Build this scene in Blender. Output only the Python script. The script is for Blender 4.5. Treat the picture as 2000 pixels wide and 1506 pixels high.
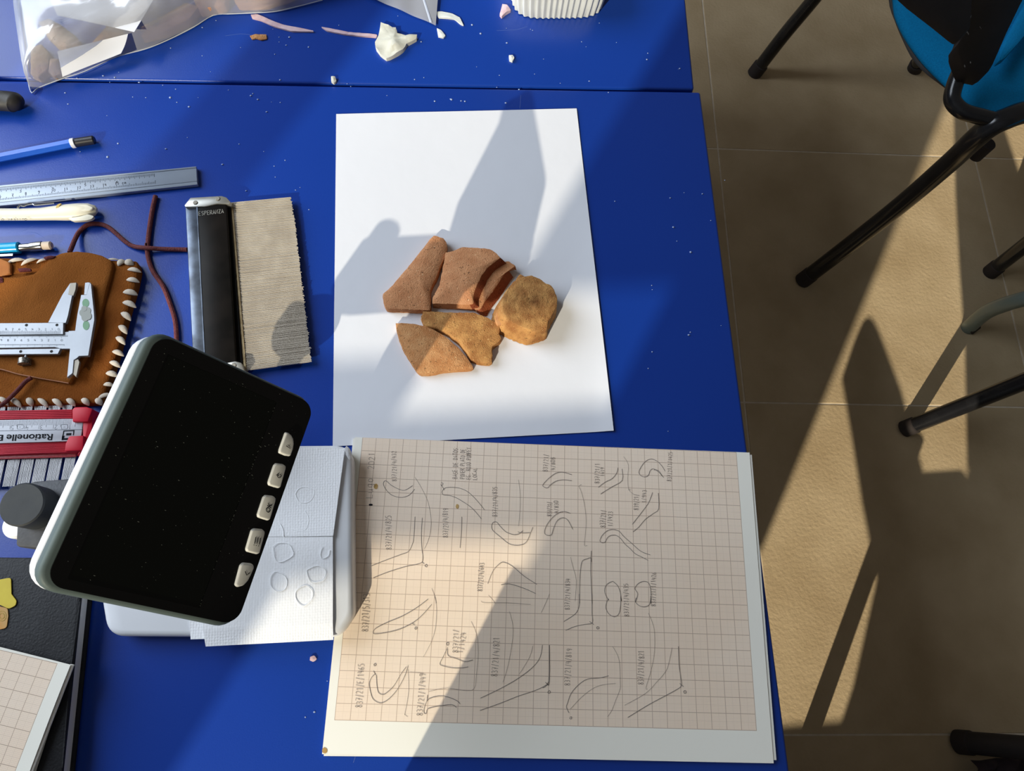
import bpy, bmesh, math, random
from mathutils import Vector, Matrix, noise
random.seed(7)
for _o in list(bpy.data.objects): bpy.data.objects.remove(_o)
scene = bpy.context.scene
COL = scene.collection
# ---------------------------------------------------------------- camera, world, sun, exposure
# authoring frame: millimetres, desk top at z = 0, x to the right, y away from the photographer, floor at -750
CAM = Vector((98.89, -125.28, 510.14)); FPX = 1363.55
RC = Matrix(((0.99647242, 0.04899157, -0.06813617), (-0.06775945, 0.94870301, -0.30882236), (0.0495113, 0.31234984, 0.94867603)))
DESK = 0.75
cam = bpy.data.cameras.new('camera'); camo = bpy.data.objects.new('camera', cam); COL.objects.link(camo)
cam.sensor_width = 36; cam.lens = FPX / 2000 * 36; cam.clip_start = 0.01
M4 = RC.to_4x4(); M4.translation = CAM * 0.001 + Vector((0, 0, DESK)); camo.matrix_world = M4
scene.camera = camo
w = bpy.data.worlds.new('world'); scene.world = w; w.use_nodes = True
w.node_tree.nodes['Background'].inputs[0].default_value = (1.0, 0.92, 0.82, 1)
w.node_tree.nodes['Background'].inputs[1].default_value = 0.10
AZ, EL = math.radians(57.5), math.radians(30.5)
sun = bpy.data.lights.new('sun', 'SUN'); suno = bpy.data.objects.new('sun', sun); COL.objects.link(suno)
sun.energy = 3.55; sun.color = (1.0, 0.91, 0.72); sun.angle = math.radians(0.53)
suno.rotation_euler = Vector((math.cos(AZ) * math.cos(EL), math.sin(AZ) * math.cos(EL), -math.sin(EL))).to_track_quat('-Z', 'Y').to_euler()
suno.location = (-2, -3, 3)
# daylight through the tall window in the left wall
ar = bpy.data.lights.new('window_daylight', 'AREA'); aro = bpy.data.objects.new('window_daylight', ar); COL.objects.link(aro)
ar.shape = 'RECTANGLE'; ar.size = 1.9; ar.size_y = 1.5; ar.energy = 64; ar.color = (0.80, 0.89, 1.0)
aro.location = (-1.46, 0.8, DESK + 1.08); aro.rotation_euler = Vector((1, -0.2, -0.35)).to_track_quat('-Z', 'Z').to_euler()
vs = scene.view_settings
vs.view_transform = 'Standard'; vs.look = 'None'; vs.exposure = 0.0; vs.gamma = 1.0; vs.use_curve_mapping = False

# ---------------------------------------------------------------- helpers
def ray(u, v): return RC @ Vector(((u - 1000) / FPX, -(v - 753) / FPX, -1))
def at(u, v, h=0.0):                       # point at height h (mm above the desk) that the photograph shows at (u, v)
    d = ray(u, v); return CAM + d * ((h - CAM.z) / d.z)
def crop(s, ox, oy, pts): return [(ox + x / s, oy + y / s) for x, y in pts]
def ats(pts, h): return [at(u, v, h) for u, v in pts]

_locs = {}
def wloc(p):
    v = Vector((0, 0, 0))
    while p is not None:
        v += _locs.get(p.name, Vector((0, 0, 0))); p = p.parent
    return v
def props(o, label=None, cat=None, group=None, kind=None):
    if label: o['label'] = label
    if cat: o['category'] = cat
    if group: o['group'] = group
    if kind: o['kind'] = kind
    return o
def place(o, loc, parent):
    if parent: o.parent = parent
    base = wloc(parent) if parent else Vector((0, 0, 0))
    rel = loc - base
    _locs[o.name] = rel
    o.location = rel * 0.001 + (Vector((0, 0, 0)) if parent else Vector((0, 0, DESK)))
def thing(name, label, cat, loc, group=None):
    o = bpy.data.objects.new(name, None); o.empty_display_size = 0.02; COL.objects.link(o)
    place(o, Vector(loc), None)
    return props(o, label, cat, group)
def obj(name, verts, faces, m, parent=None, smooth=35, origin=None, uv=None, fm=None):
    verts = [Vector(v) for v in verts]
    if origin is None:
        if parent: origin = wloc(parent)
        else:
            n = len(verts); origin = Vector((sum(v.x for v in verts) / n, sum(v.y for v in verts) / n, min(v.z for v in verts)))
    origin = Vector(origin)
    me = bpy.data.meshes.new(name)
    me.from_pydata([(v - origin) * 0.001 for v in verts], [], faces)
    for mm in (m if isinstance(m, (list, tuple)) else [m]): me.materials.append(mm)
    if fm: me.polygons.foreach_set('material_index', fm)
    if uv:
        l = me.uv_layers.new(name='UVMap')
        for i, lp in enumerate(me.loops): l.data[i].uv = uv[lp.vertex_index]
    bm = bmesh.new(); bm.from_mesh(me); bmesh.ops.recalc_face_normals(bm, faces=bm.faces); bm.to_mesh(me); bm.free()
    if smooth:
        me.polygons.foreach_set('use_smooth', [True] * len(me.polygons)); me.set_sharp_from_angle(angle=math.radians(smooth))
    me.update()
    o = bpy.data.objects.new(name, me); COL.objects.link(o); place(o, origin, parent)
    return o
class MB:                                  # collects simple shapes for ONE part
    def __init__(s): s.v = []; s.f = []; s.m = []
    def add(s, v, f, mi=0):
        n = len(s.v); s.v += [Vector(x) for x in v]; s.f += [[i + n for i in q] for q in f]; s.m += [mi] * len(f)
    def build(s, name, m, parent=None, smooth=35, **k): return obj(name, s.v, s.f, m, parent, smooth, fm=s.m, **k)
def prism(top, bottom):
    n = len(top)
    return list(top) + list(bottom), [list(range(n)), list(range(2 * n - 1, n - 1, -1))] + [[i, n + i, n + (i + 1) % n, (i + 1) % n] for i in range(n)]
def slab(top, th, grow=0.0):
    return prism(top, [p - Vector((0, 0, th)) for p in top])
def bev(v, f, r, seg=2, ang=30):           # bevelled copy of a closed shape
    bm = bmesh.new(); vv = [bm.verts.new(x) for x in v]
    for q in f: bm.faces.new([vv[i] for i in q])
    bmesh.ops.recalc_face_normals(bm, faces=bm.faces)
    ed = [e for e in bm.edges if len(e.link_faces) == 2 and e.calc_face_angle(0) > math.radians(ang)]
    bmesh.ops.bevel(bm, geom=ed, offset=r, segments=seg, affect='EDGES', clamp_overlap=True, profile=0.5)
    bm.verts.index_update()
    V = [x.co.copy() for x in bm.verts]; F = [[x.index for x in q.verts] for q in bm.faces]; bm.free(); return V, F
def box(c, ax, ay, az):                    # centre and three half axes
    c, ax, ay, az = map(Vector, (c, ax, ay, az))
    v = [c + ax * i + ay * j + az * k for k in (-1, 1) for j in (-1, 1) for i in (-1, 1)]
    return v, [[0, 2, 3, 1], [4, 5, 7, 6], [0, 1, 5, 4], [2, 6, 7, 3], [0, 4, 6, 2], [1, 3, 7, 5]]
def abox(x0, x1, y0, y1, z0, z1): return box(((x0 + x1) / 2, (y0 + y1) / 2, (z0 + z1) / 2), ((x1 - x0) / 2, 0, 0), (0, (y1 - y0) / 2, 0), (0, 0, (z1 - z0) / 2))
def smoothpath(pts, n=6):
    P = [Vector(p) for p in pts]; out = []
    for i in range(len(P) - 1):
        a, b, c, d = P[max(i - 1, 0)], P[i], P[i + 1], P[min(i + 2, len(P) - 1)]
        for k in range(n):
            t = k / n
            out.append(0.5 * ((2 * b) + (c - a) * t + (2 * a - 5 * b + 4 * c - d) * t * t + (3 * b - a - 3 * c + d) * t ** 3))
    return out + [P[-1]]
def tube(pts, r, n=12, flat=1.0, cap=True, twist=0.0):
    P = [Vector(p) for p in pts]; R = r if isinstance(r, (list, tuple)) else [r] * len(P)
    v, f = [], []; up = Vector((0, 0, 1)); t0 = (P[1] - P[0]).normalized()
    if abs(t0.dot(up)) > 0.95: up = Vector((0, 1, 0))
    x = t0.cross(up).normalized()
    for i, p in enumerate(P):
        t = (P[min(i + 1, len(P) - 1)] - P[max(i - 1, 0)]).normalized()
        x = (x - t * x.dot(t)).normalized(); y = x.cross(t)
        for k in range(n):
            a = 2 * math.pi * k / n + twist * i
            v.append(p + (x * math.cos(a) + y * math.sin(a) * flat) * R[i])
    for i in range(len(P) - 1):
        for k in range(n):
            k2 = (k + 1) % n; f.append([i * n + k, i * n + k2, (i + 1) * n + k2, (i + 1) * n + k])
    if cap: f += [list(range(n - 1, -1, -1)), list(range((len(P) - 1) * n, len(P) * n))]
    return v, f
def cyl(p, q, r, n=24, b=0.0):             # closed cylinder, edges eased by b
    p, q = Vector(p), Vector(q); d = (q - p).normalized()
    if b: return tube([p, p + d * 0.01, p + d * b, q - d * b, q - d * 0.01, q], [max(r - b, .01), r - b, r, r, r - b, max(r - b, .01)], n)
    return tube([p, q], r, n)
def lathe(c, prof, n=48, fn=None):         # profile of (radius, z) about a vertical axis at c
    v, f = [], []
    for r, z in prof:
        for k in range(n):
            a = 2 * math.pi * k / n; rr = r * (fn(a, z) if fn else 1)
            v.append(Vector((c[0] + rr * math.cos(a), c[1] + rr * math.sin(a), c[2] + z)))
    for i in range(len(prof) - 1):
        for k in range(n):
            k2 = (k + 1) % n; f.append([i * n + k, i * n + k2, (i + 1) * n + k2, (i + 1) * n + k])
    return v, f
def ellipsoid(c, ax, ay, az, nu=10, nv=6):
    c, ax, ay, az = map(Vector, (c, ax, ay, az)); v = [c + az]; f = []
    for i in range(1, nv):
        th = math.pi * i / nv
        for k in range(nu):
            a = 2 * math.pi * k / nu; v.append(c + (ax * math.cos(a) + ay * math.sin(a)) * math.sin(th) + az * math.cos(th))
    v.append(c - az); L = len(v) - 1
    for k in range(nu):
        k2 = (k + 1) % nu; f.append([0, 1 + k, 1 + k2]); f.append([L, 1 + (nv - 2) * nu + k2, 1 + (nv - 2) * nu + k])
        for i in range(nv - 2): f.append([1 + i * nu + k, 1 + (i + 1) * nu + k, 1 + (i + 1) * nu + k2, 1 + i * nu + k2])
    return v, f
def strokes(lines, wd, nrm=(0, 0, 1)):     # thin inked ribbons lying on a surface
    nrm = Vector(nrm); V, F = [], []
    for L in lines:
        L = [Vector(p) for p in L]
        if len(L) < 2: continue
        for i, p in enumerate(L):
            t = (L[min(i + 1, len(L) - 1)] - L[max(i - 1, 0)])
            if t.length < 1e-6: t = Vector((1, 0, 0))
            s = nrm.cross(t).normalized() * wd / 2
            V += [p + s, p - s]
            if i: n = len(V); F.append([n - 4, n - 3, n - 1, n - 2])
    return V, F
G = {'0': [[(0, 3), (.5, 5.5), (2, 6), (3.5, 5), (4, 3), (3.5, .8), (2, 0), (.5, .6), (0, 3)]], '1': [[(1, 4.8), (2.2, 6), (2.2, 0)]],
 '2': [[(.3, 5), (1.5, 6), (3.2, 5.6), (3.6, 4.2), (2.5, 2.5), (.3, 0), (3.8, 0)]], '3': [[(.3, 5.6), (2, 6), (3.4, 5), (3, 3.6), (1.5, 3.2), (3.2, 2.7), (3.7, 1.3), (2.5, 0), (.3, .4)]],
 '4': [[(.9, 6), (.4, 2.4), (3.9, 2.4)], [(3, 5.2), (2.8, 0)]], '5': [[(3.6, 6), (.8, 6), (.6, 3.5), (2.4, 3.8), (3.7, 2.6), (3.4, .9), (2, 0), (.3, .4)]],
 '6': [[(3.2, 5.8), (1.2, 4.5), (.3, 2.2), (.9, .4), (2.4, 0), (3.6, 1.2), (3.2, 2.8), (1.8, 3.3), (.5, 2.2)]], '7': [[(.2, 6), (3.8, 6), (1.5, 0)], [(1, 3), (3.4, 3)]],
 '8': [[(2, 3.2), (.6, 4.4), (1, 5.7), (2.2, 6), (3.4, 5.2), (2.9, 3.9), (1, 2.4), (.4, 1), (1.6, 0), (3.2, .4), (3.6, 1.8), (2, 3.2)]],
 '9': [[(3.6, 5), (2.4, 6), (.8, 5.4), (.6, 3.9), (2, 3.2), (3.4, 4), (3.6, 5), (3.2, 2), (2.4, 0)]], '/': [[(.6, -.8), (3.2, 6.6)]],
 'A': [[(0, 0), (2, 6), (4, 0)], [(.7, 2), (3.3, 2)]], 'B': [[(0, 0), (0, 6), (2.6, 6), (3.3, 4.6), (2.4, 3.3), (0, 3.2)], [(2.4, 3.3), (3.8, 1.8), (2.8, 0), (0, 0)]],
 'D': [[(0, 0), (0, 6), (2.5, 5.6), (4, 3), (2.5, .3), (0, 0)]], 'E': [[(3.6, 6), (.2, 6), (.2, 0), (3.6, 0)], [(.2, 3.1), (2.8, 3.1)]], 'T': [[(0, 6), (4, 6)], [(2, 6), (2, 0)]],
 'O': [[(0, 3), (.6, 5.4), (2, 6), (3.5, 5.2), (4, 3), (3.4, .7), (2, 0), (.5, .7), (0, 3)]], 'S': [[(3.6, 5.2), (2, 6), (.4, 5), (.8, 3.6), (3, 2.6), (3.6, 1.2), (2, 0), (.2, .7)]],
 'P': [[(0, 0), (0, 6), (2.8, 5.9), (3.6, 4.5), (2.6, 3), (0, 2.8)]], 'N': [[(0, 0), (0, 6), (3.8, 0), (3.8, 6)]], 'R': [[(0, 0), (0, 6), (2.8, 5.9), (3.6, 4.5), (2.6, 3.1), (0, 3)], [(1.5, 3), (3.8, 0)]],
 'L': [[(.2, 6), (.2, 0), (3.6, 0)]], 'G': [[(3.6, 5.2), (2, 6), (.4, 4.6), (.2, 2), (1.6, 0), (3.6, .6), (3.6, 2.6), (2.2, 2.6)]], 'J': [[(3, 6), (3, 1), (1.8, 0), (.4, .8)]],
 'M': [[(0, 0), (.2, 6), (2, 2.5), (3.8, 6), (4, 0)]], 'Y': [[(0, 6), (2, 3), (4, 6)], [(2, 3), (2, 0)]], 'C': [[(3.6, 5), (2, 6), (.4, 4.6), (.2, 2), (1.6, 0), (3.6, .9)]],
 'Z': [[(.2, 6), (3.8, 6), (.2, 0), (3.8, 0)]], ':': [[(1.6, 4), (1.9, 4.4)], [(1.6, .8), (1.9, 1.2)]], '.': [[(1.6, 0), (1.9, .5)]], 'I': [[(2, 0), (2, 6)]], 'F': [[(.2, 0), (.2, 6), (3.6, 6)], [(.2, 3.2), (2.8, 3.2)]],
 'u': [[(.3, 4), (.3, 1), (1.4, 0), (3, 1), (3.2, 4), (3.2, .6), (3.8, 0)]], 'g': [[(3.4, 3.6), (1.8, 4.2), (.4, 3), (.6, 1), (2.2, .4), (3.2, 1.6), (3.4, 4), (3.3, -1.4), (1.8, -2.2), (.6, -1.4)]],
 'o': [[(.3, 2), (.8, 3.8), (2.2, 4.2), (3.5, 3), (3.2, .8), (1.8, 0), (.6, .7), (.3, 2)]], 'c': [[(3.2, 3.4), (1.8, 4.1), (.5, 2.8), (.6, .9), (2, 0), (3.4, .7)]], 'm': [[(0, 0), (0, 4), (1.4, 4), (2, 3), (2, 0)], [(2, 3), (2.8, 4), (3.8, 3.4), (4, 0)]],
 'i': [[(2, 0), (2, 4)], [(2, 5.4), (2, 5.8)]], 'n': [[(.4, 0), (.4, 4), (2.4, 4.1), (3.4, 3), (3.5, 0)]], 'e': [[(.5, 2.1), (3.5, 2.3), (3, 3.8), (1.8, 4.2), (.6, 3), (.6, 1), (2, 0), (3.4, .7)]],
 'r': [[(.6, 0), (.6, 4), (1.2, 3.6), (3, 4)]], 'k': [[(.4, 0), (.4, 6)], [(3.2, 4), (.4, 1.8), (3.4, 0)]], 'Q': [[(0, 3), (.6, 5.4), (2, 6), (3.5, 5.2), (4, 3), (3.4, .7), (2, 0), (.5, .7), (0, 3)], [(2.4, 1.6), (4.2, -.6)]], ' ': []}
def write(txt, p, q, h, jit=0.0):          # stroke lettering from point p to point q on a plane, h = capital height vector
    p, q, h = Vector(p), Vector(q), Vector(h); adv = (q - p) / max(len(txt) - 0.25, 0.5); out = []
    for i, ch in enumerate(txt):
        o = p + adv * i + h * random.uniform(-jit, jit); k = random.uniform(1 - jit, 1 + jit)
        for L in G.get(ch, []): out.append([o + adv * (x / 4 * 0.72) + h * (y / 6 * k) for x, y in L])
    return out
def lettering(name, txt, m, parent, p, q, up, nrm, bold=0.0):   # outlined type laid from p to q on a plane
    cu = bpy.data.curves.new(name, 'FONT'); cu.body = txt; cu.size = 1; cu.extrude = 0.0; cu.offset = bold
    t = bpy.data.objects.new(name, cu); COL.objects.link(t)
    dg = bpy.context.evaluated_depsgraph_get(); me = bpy.data.meshes.new_from_object(t.evaluated_get(dg)); bpy.data.objects.remove(t)
    xs = [v.co.x for v in me.vertices]; ys = [v.co.y for v in me.vertices]; x0, x1, y1 = min(xs), max(xs), max(ys)
    p, q, up = Vector(p), Vector(q), Vector(up)
    V = [p + (q - p) * ((v.co.x - x0) / (x1 - x0)) + up * (v.co.y / y1) + Vector(nrm) * 0.12 for v in me.vertices]
    return obj(name, V, [list(f.vertices) for f in me.polygons], m, parent, smooth=None)

# ---------------------------------------------------------------- materials
def srgb(r, g, b): return tuple(((c / 255) / 12.92 if c / 255 <= .04045 else ((c / 255 + .055) / 1.055) ** 2.4) for c in (r, g, b)) + (1,)
def mat(name, col, rough=.5, metal=0, c2=None, scale=40, bump=0, bscale=200, spec=.5, detail=4, lo=.35, hi=.65, bdist=.0006, **kw):
    m = bpy.data.materials.new(name); m.use_nodes = True; nt = m.node_tree; N = nt.nodes; b = N['Principled BSDF']
    col = tuple(col) + (1,) if len(col) == 3 else col
    b.inputs['Base Color'].default_value = col; b.inputs['Roughness'].default_value = rough; b.inputs['Metallic'].default_value = metal
    b.inputs['Specular IOR Level'].default_value = spec
    for k, v in kw.items(): b.inputs[k.replace('_', ' ')].default_value = v
    tc = N.new('ShaderNodeTexCoord')
    if c2 is not None:
        c2 = tuple(c2) + (1,) if len(c2) == 3 else c2
        n = N.new('ShaderNodeTexNoise'); n.inputs['Scale'].default_value = scale; n.inputs['Detail'].default_value = detail
        r = N.new('ShaderNodeValToRGB'); r.color_ramp.elements[0].position = lo; r.color_ramp.elements[1].position = hi
        r.color_ramp.elements[0].color = col; r.color_ramp.elements[1].color = c2
        nt.links.new(tc.outputs['Object'], n.inputs['Vector']); nt.links.new(n.outputs['Fac'], r.inputs['Fac']); nt.links.new(r.outputs['Color'], b.inputs['Base Color'])
    if bump:
        n2 = N.new('ShaderNodeTexNoise'); n2.inputs['Scale'].default_value = bscale; n2.inputs['Detail'].default_value = 6
        bp = N.new('ShaderNodeBump'); bp.inputs['Strength'].default_value = bump; bp.inputs['Distance'].default_value = bdist
        nt.links.new(tc.outputs['Object'], n2.inputs['Vector']); nt.links.new(n2.outputs['Fac'], bp.inputs['Height']); nt.links.new(bp.outputs['Normal'], b.inputs['Normal'])
    return m
def clay(name, a, b2, c3):                 # fired clay: patches, dark and pale grits, pitted surface
    m = mat(name, a, .9, c2=b2, scale=110, bump=1.0, bscale=1100, spec=.15, detail=6)
    nt = m.node_tree; N = nt.nodes; b = N['Principled BSDF']; src = b.inputs['Base Color'].links[0].from_socket
    tc = [n for n in N if n.type == 'TEX_COORD'][0]
    for sc, th, cc in ((820, .68, c3), (620, .655, tuple(x * .35 for x in a[:3]))):
        n = N.new('ShaderNodeTexNoise'); n.inputs['Scale'].default_value = sc; n.inputs['Detail'].default_value = 3
        r = N.new('ShaderNodeMapRange'); r.inputs[1].default_value = th - .03; r.inputs[2].default_value = th + .04
        mx = N.new('ShaderNodeMix'); mx.data_type = 'RGBA'; mx.inputs['B'].default_value = tuple(cc[:3]) + (1,)
        nt.links.new(tc.outputs['Object'], n.inputs['Vector']); nt.links.new(n.outputs['Fac'], r.inputs[0]); nt.links.new(r.outputs[0], mx.inputs['Factor'])
        nt.links.new(src, mx.inputs['A']); src = mx.outputs['Result']
    nt.links.new(src, b.inputs['Base Color']); return m
M = {}
M['desk'] = mat('blue_laminate', (.005, .041, .305), .30, c2=(.006, .046, .33), scale=3, bump=.10, bscale=900, spec=.45)
M['desk_edge'] = mat('blue_edge_band', (.005, .034, .25), .3)
M['steel_leg'] = mat('grey_leg_steel', (.2, .2, .21), .4, .6)
M['tile'] = mat('floor_tile_stone', (.52, .385, .225), .65, c2=(.65, .50, .31), scale=7, bump=.6, bscale=160, spec=.25, detail=8, bdist=.002)
M['grout'] = mat('pale_grout', (.80, .70, .56), .9, c2=(.7, .6, .46), scale=60)
M['plaster'] = mat('dull_plaster', (.30, .29, .27), .9, c2=(.34, .33, .31), scale=8, bump=.2)
M['paper'] = mat('white_paper', (.72, .735, .785), .85, bump=.12, bscale=60, spec=.15, bdist=.002)
M['cream'] = mat('cream_paper', (.90, .89, .81), .85, c2=(.87, .85, .78), scale=30, bump=.08, spec=.15)
M['pencil'] = mat('graphite', (.23, .20, .18), .7)
M['ink'] = mat('black_print', (.015, .016, .02), .8, spec=.05)
M['greyink'] = mat('grey_print', (.10, .11, .13), .8, spec=.05)
M['clayA'] = clay('orange_fired_clay', (.60, .29, .14), (.50, .22, .10), (.78, .50, .28))
M['clayB'] = clay('buff_fired_clay', (.58, .30, .13), (.46, .20, .075), (.74, .48, .24))
M['clayC'] = clay('ochre_fired_clay', (.54, .28, .095), (.33, .14, .045), (.66, .42, .18))
M['clayedge'] = clay('shaded_red_clay_edge', (.30, .085, .035), (.24, .06, .028), (.36, .14, .07))  # red broken edge, darkened in colour as shade on the side off the sun
M['black'] = mat('black_plastic', (.003, .003, .003), .25, spec=.3)
M['screen'] = mat('dark_screen_glass', (.0012, .002, .001), .08, spec=.3)
M['rim'] = mat('grey_green_rim', (.085, .115, .108), .55, c2=(.095, .125, .118), scale=20, spec=.3)
M['white'] = mat('white_plastic', (.82, .84, .88), .38, c2=(.80, .82, .85), scale=10)
M['button'] = mat('ivory_button', (.74, .73, .67), .5, c2=(.70, .69, .63), scale=30)
M['darkgrey'] = mat('dark_grey_casting', (.035, .038, .045), .6, c2=(.05, .053, .06), scale=300, bump=.3, bscale=800)
M['knob'] = mat('black_knob_rubber', (.018, .022, .026), .65, c2=(.024, .028, .03), scale=120, bump=.2)
M['steel'] = mat('satin_steel', (.40, .42, .45), .5, .55, c2=(.35, .37, .40), scale=40)
M['steeldark'] = mat('ground_steel_bevel', (.30, .27, .22), .5, .5)
M['alu'] = mat('brushed_aluminium', (.34, .39, .47), .45, .35, c2=(.30, .35, .43), scale=30)
M['needle'] = mat('pale_needles', (.60, .54, .45), .5, .15, c2=(.50, .44, .36), scale=70)
M['needle2'] = mat('steel_needles', (.55, .55, .56), .4, .5, c2=(.42, .42, .43), scale=90)
M['gauge'] = mat('gauge_black_paint', (.006, .0055, .005), .3, c2=(.012, .010, .009), scale=50, spec=.08)
M['gaugeside'] = mat('gauge_worn_blue_steel', (.17, .21, .28), .35, .5, c2=(.05, .06, .08), scale=60, lo=.4, hi=.7)
M['gaugegold'] = mat('gauge_brass_edge', (.34, .23, .10), .5, .3, c2=(.5, .38, .2), scale=200)
M['bracket'] = mat('nickel_bracket', (.50, .49, .45), .35, .6, c2=(.38, .37, .33), scale=80)
M['red'] = mat('red_plastic', (.62, .006, .03), .45, c2=(.56, .008, .03), scale=30, spec=.25)
M['redslat'] = mat('red_translucent_plastic', (.60, .03, .055), .5, c2=(.50, .022, .045), scale=60, spec=.2)
M['leather'] = mat('brown_suede', (.27, .090, .020), .95, c2=(.18, .055, .012), scale=45, bump=.9, bscale=900, spec=.02, detail=8)
M['suede'] = mat('tan_suede_flap', (.29, .102, .024), .95, c2=(.235, .080, .018), scale=35, bump=.9, bscale=1100, spec=.02, detail=8)
M['orange'] = mat('orange_suede', (.45, .17, .04), .9, c2=(.38, .13, .03), scale=60, bump=.6)
M['lace'] = mat('white_lacing', (.62, .55, .46), .8, c2=(.52, .45, .37), scale=160, bump=.5, bscale=400)
M['cord'] = mat('maroon_cord', (.10, .016, .018), .85, c2=(.15, .03, .03), scale=400, bump=.9, bscale=900)
M['bluepen'] = mat('blue_barrel', (.01, .10, .60), .3, c2=(.012, .12, .66), scale=60)
M['bluecap'] = mat('black_barrel_end', (.02, .02, .024), .3)
M['cyan'] = mat('cyan_barrel', (.01, .36, .72), .2)
M['chrome'] = mat('chrome', (.42, .43, .45), .18, .95)
M['eraser'] = mat('pale_eraser', (.68, .57, .47), .8, c2=(.6, .5, .4), scale=100)
M['creampen'] = mat('cream_plastic', (.80, .76, .62), .4, c2=(.78, .73, .58), scale=30)
M['amber'] = mat('amber_insert', (.50, .33, .03), .4)
M['notebook'] = mat('black_leatherette', (.012, .0125, .015), .5, c2=(.018, .019, .022), scale=60, bump=.45, bscale=700, spec=.25)
M['yellow'] = mat('yellow_card', (.78, .62, .05), .6, c2=(.70, .52, .04), scale=60)
M['orangecard'] = mat('orange_card', (.66, .30, .05), .6, c2=(.6, .36, .12), scale=80)
M['towel'] = mat('paper_towel', (.95, .96, .98), .95, spec=.1)
_nt = M['towel'].node_tree; _v = _nt.nodes.new('ShaderNodeTexVoronoi'); _v.inputs['Scale'].default_value = 560; _v.inputs['Randomness'].default_value = .25
_b = _nt.nodes.new('ShaderNodeBump'); _b.inputs['Strength'].default_value = .30; _b.inputs['Distance'].default_value = .0007; _t = [n for n in _nt.nodes if n.type == 'TEX_COORD'][0]
_nt.links.new(_t.outputs['Object'], _v.inputs['Vector']); _nt.links.new(_v.outputs['Distance'], _b.inputs['Height']); _nt.links.new(_b.outputs['Normal'], _nt.nodes['Principled BSDF'].inputs['Normal'])
M['fabric'] = mat('blue_upholstery', (.006, .25, .56), .95, c2=(.005, .20, .47), scale=500, bump=.8, bscale=900, spec=.1)
M['piping'] = mat('grey_seat_shell', (.06, .06, .065), .7)
M['tubeblack'] = mat('black_enamel_tube', (.010, .010, .012), .22, c2=(.016, .016, .018), scale=40)
M['shell'] = mat('black_chair_plastic', (.018, .016, .018), .6, c2=(.024, .02, .022), scale=40, bump=.3, bscale=500)
M['tubegreen'] = mat('grey_green_enamel_tube', (.16, .20, .18), .35)
M['rubber'] = mat('rubber_foot', (.03, .022, .02), .8)
M['plum'] = mat('dark_plum_cloth', (.030, .020, .026), .95, c2=(.045, .028, .032), scale=12, bump=.7, bscale=700)
M['scrap'] = mat('putty_scrap', (.66, .66, .58), .8, c2=(.58, .57, .49), scale=90, bump=.5)
M['pink'] = mat('pale_pink_scrap', (.62, .42, .46), .8, c2=(.70, .52, .55), scale=200)
M['cup'] = mat('white_fluted_paper', (.72, .75, .72), .8, c2=(.66, .69, .66), scale=60)
M['speck'] = mat('white_grit', (.34, .42, .62), .8)
M['emblem'] = mat('green_enamel', (.16, .36, .19), .5)
M['emblem2'] = mat('pale_enamel', (.34, .36, .32), .5)
M['wood'] = mat('grey_board', (.2, .2, .2), .8)
def sooty(name, base, centre, rad):      # clay with a soft dark soot stain about a point
    m = M[base].copy(); m.name = name; nt = m.node_tree; N = nt.nodes; L = nt.links.new; b = N['Principled BSDF']; src = b.inputs['Base Color'].links[0].from_socket
    tc = [n for n in N if n.type == 'TEX_COORD'][0]; d = N.new('ShaderNodeVectorMath'); d.operation = 'DISTANCE'; d.inputs[1].default_value = centre
    n = N.new('ShaderNodeTexNoise'); n.inputs['Scale'].default_value = 260; n.inputs['Detail'].default_value = 5
    a = N.new('ShaderNodeMath'); a.operation = 'MULTIPLY_ADD'; a.inputs[1].default_value = rad * 1.1; r = N.new('ShaderNodeMapRange'); r.inputs[1].default_value = rad * 1.45; r.inputs[2].default_value = rad * .55; r.inputs[3].default_value = 0; r.inputs[4].default_value = .85
    mx = N.new('ShaderNodeMix'); mx.data_type = 'RGBA'; mx.inputs['B'].default_value = (.10, .036, .012, 1)
    L(tc.outputs['Object'], d.inputs[0]); L(tc.outputs['Object'], n.inputs['Vector']); L(n.outputs['Fac'], a.inputs[0]); L(d.outputs['Value'], a.inputs[2]); L(a.outputs[0], r.inputs[0])
    L(r.outputs[0], mx.inputs['Factor']); L(src, mx.inputs['A']); L(mx.outputs['Result'], b.inputs['Base Color']); return m
def film_mat():
    m = bpy.data.materials.new('clear_bag_film'); m.use_nodes = True; nt = m.node_tree; N = nt.nodes; N.clear()
    o = N.new('ShaderNodeOutputMaterial'); t = N.new('ShaderNodeBsdfTransparent'); t.inputs[0].default_value = (.93, .94, .96, 1)
    g = N.new('ShaderNodeBsdfGlossy'); g.inputs['Roughness'].default_value = .16; g.inputs[0].default_value = (1, 1, 1, 1)
    d = N.new('ShaderNodeBsdfDiffuse'); d.inputs[0].default_value = (.85, .87, .92, 1)
    lw = N.new('ShaderNodeLayerWeight'); lw.inputs[0].default_value = .28
    a = N.new('ShaderNodeMixShader'); b = N.new('ShaderNodeMixShader'); b.inputs[0].default_value = .29
    mm = N.new('ShaderNodeMath'); mm.operation = 'MULTIPLY_ADD'; mm.inputs[1].default_value = .7; mm.inputs[2].default_value = .10
    L = nt.links.new
    L(lw.outputs['Fresnel'], mm.inputs[0]); L(mm.outputs[0], a.inputs[0]); L(t.outputs[0], a.inputs[1]); L(g.outputs[0], a.inputs[2])
    L(a.outputs[0], b.inputs[1]); L(d.outputs[0], b.inputs[2]); L(b.outputs[0], o.inputs[0]); return m
M['film'] = film_mat()
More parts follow.
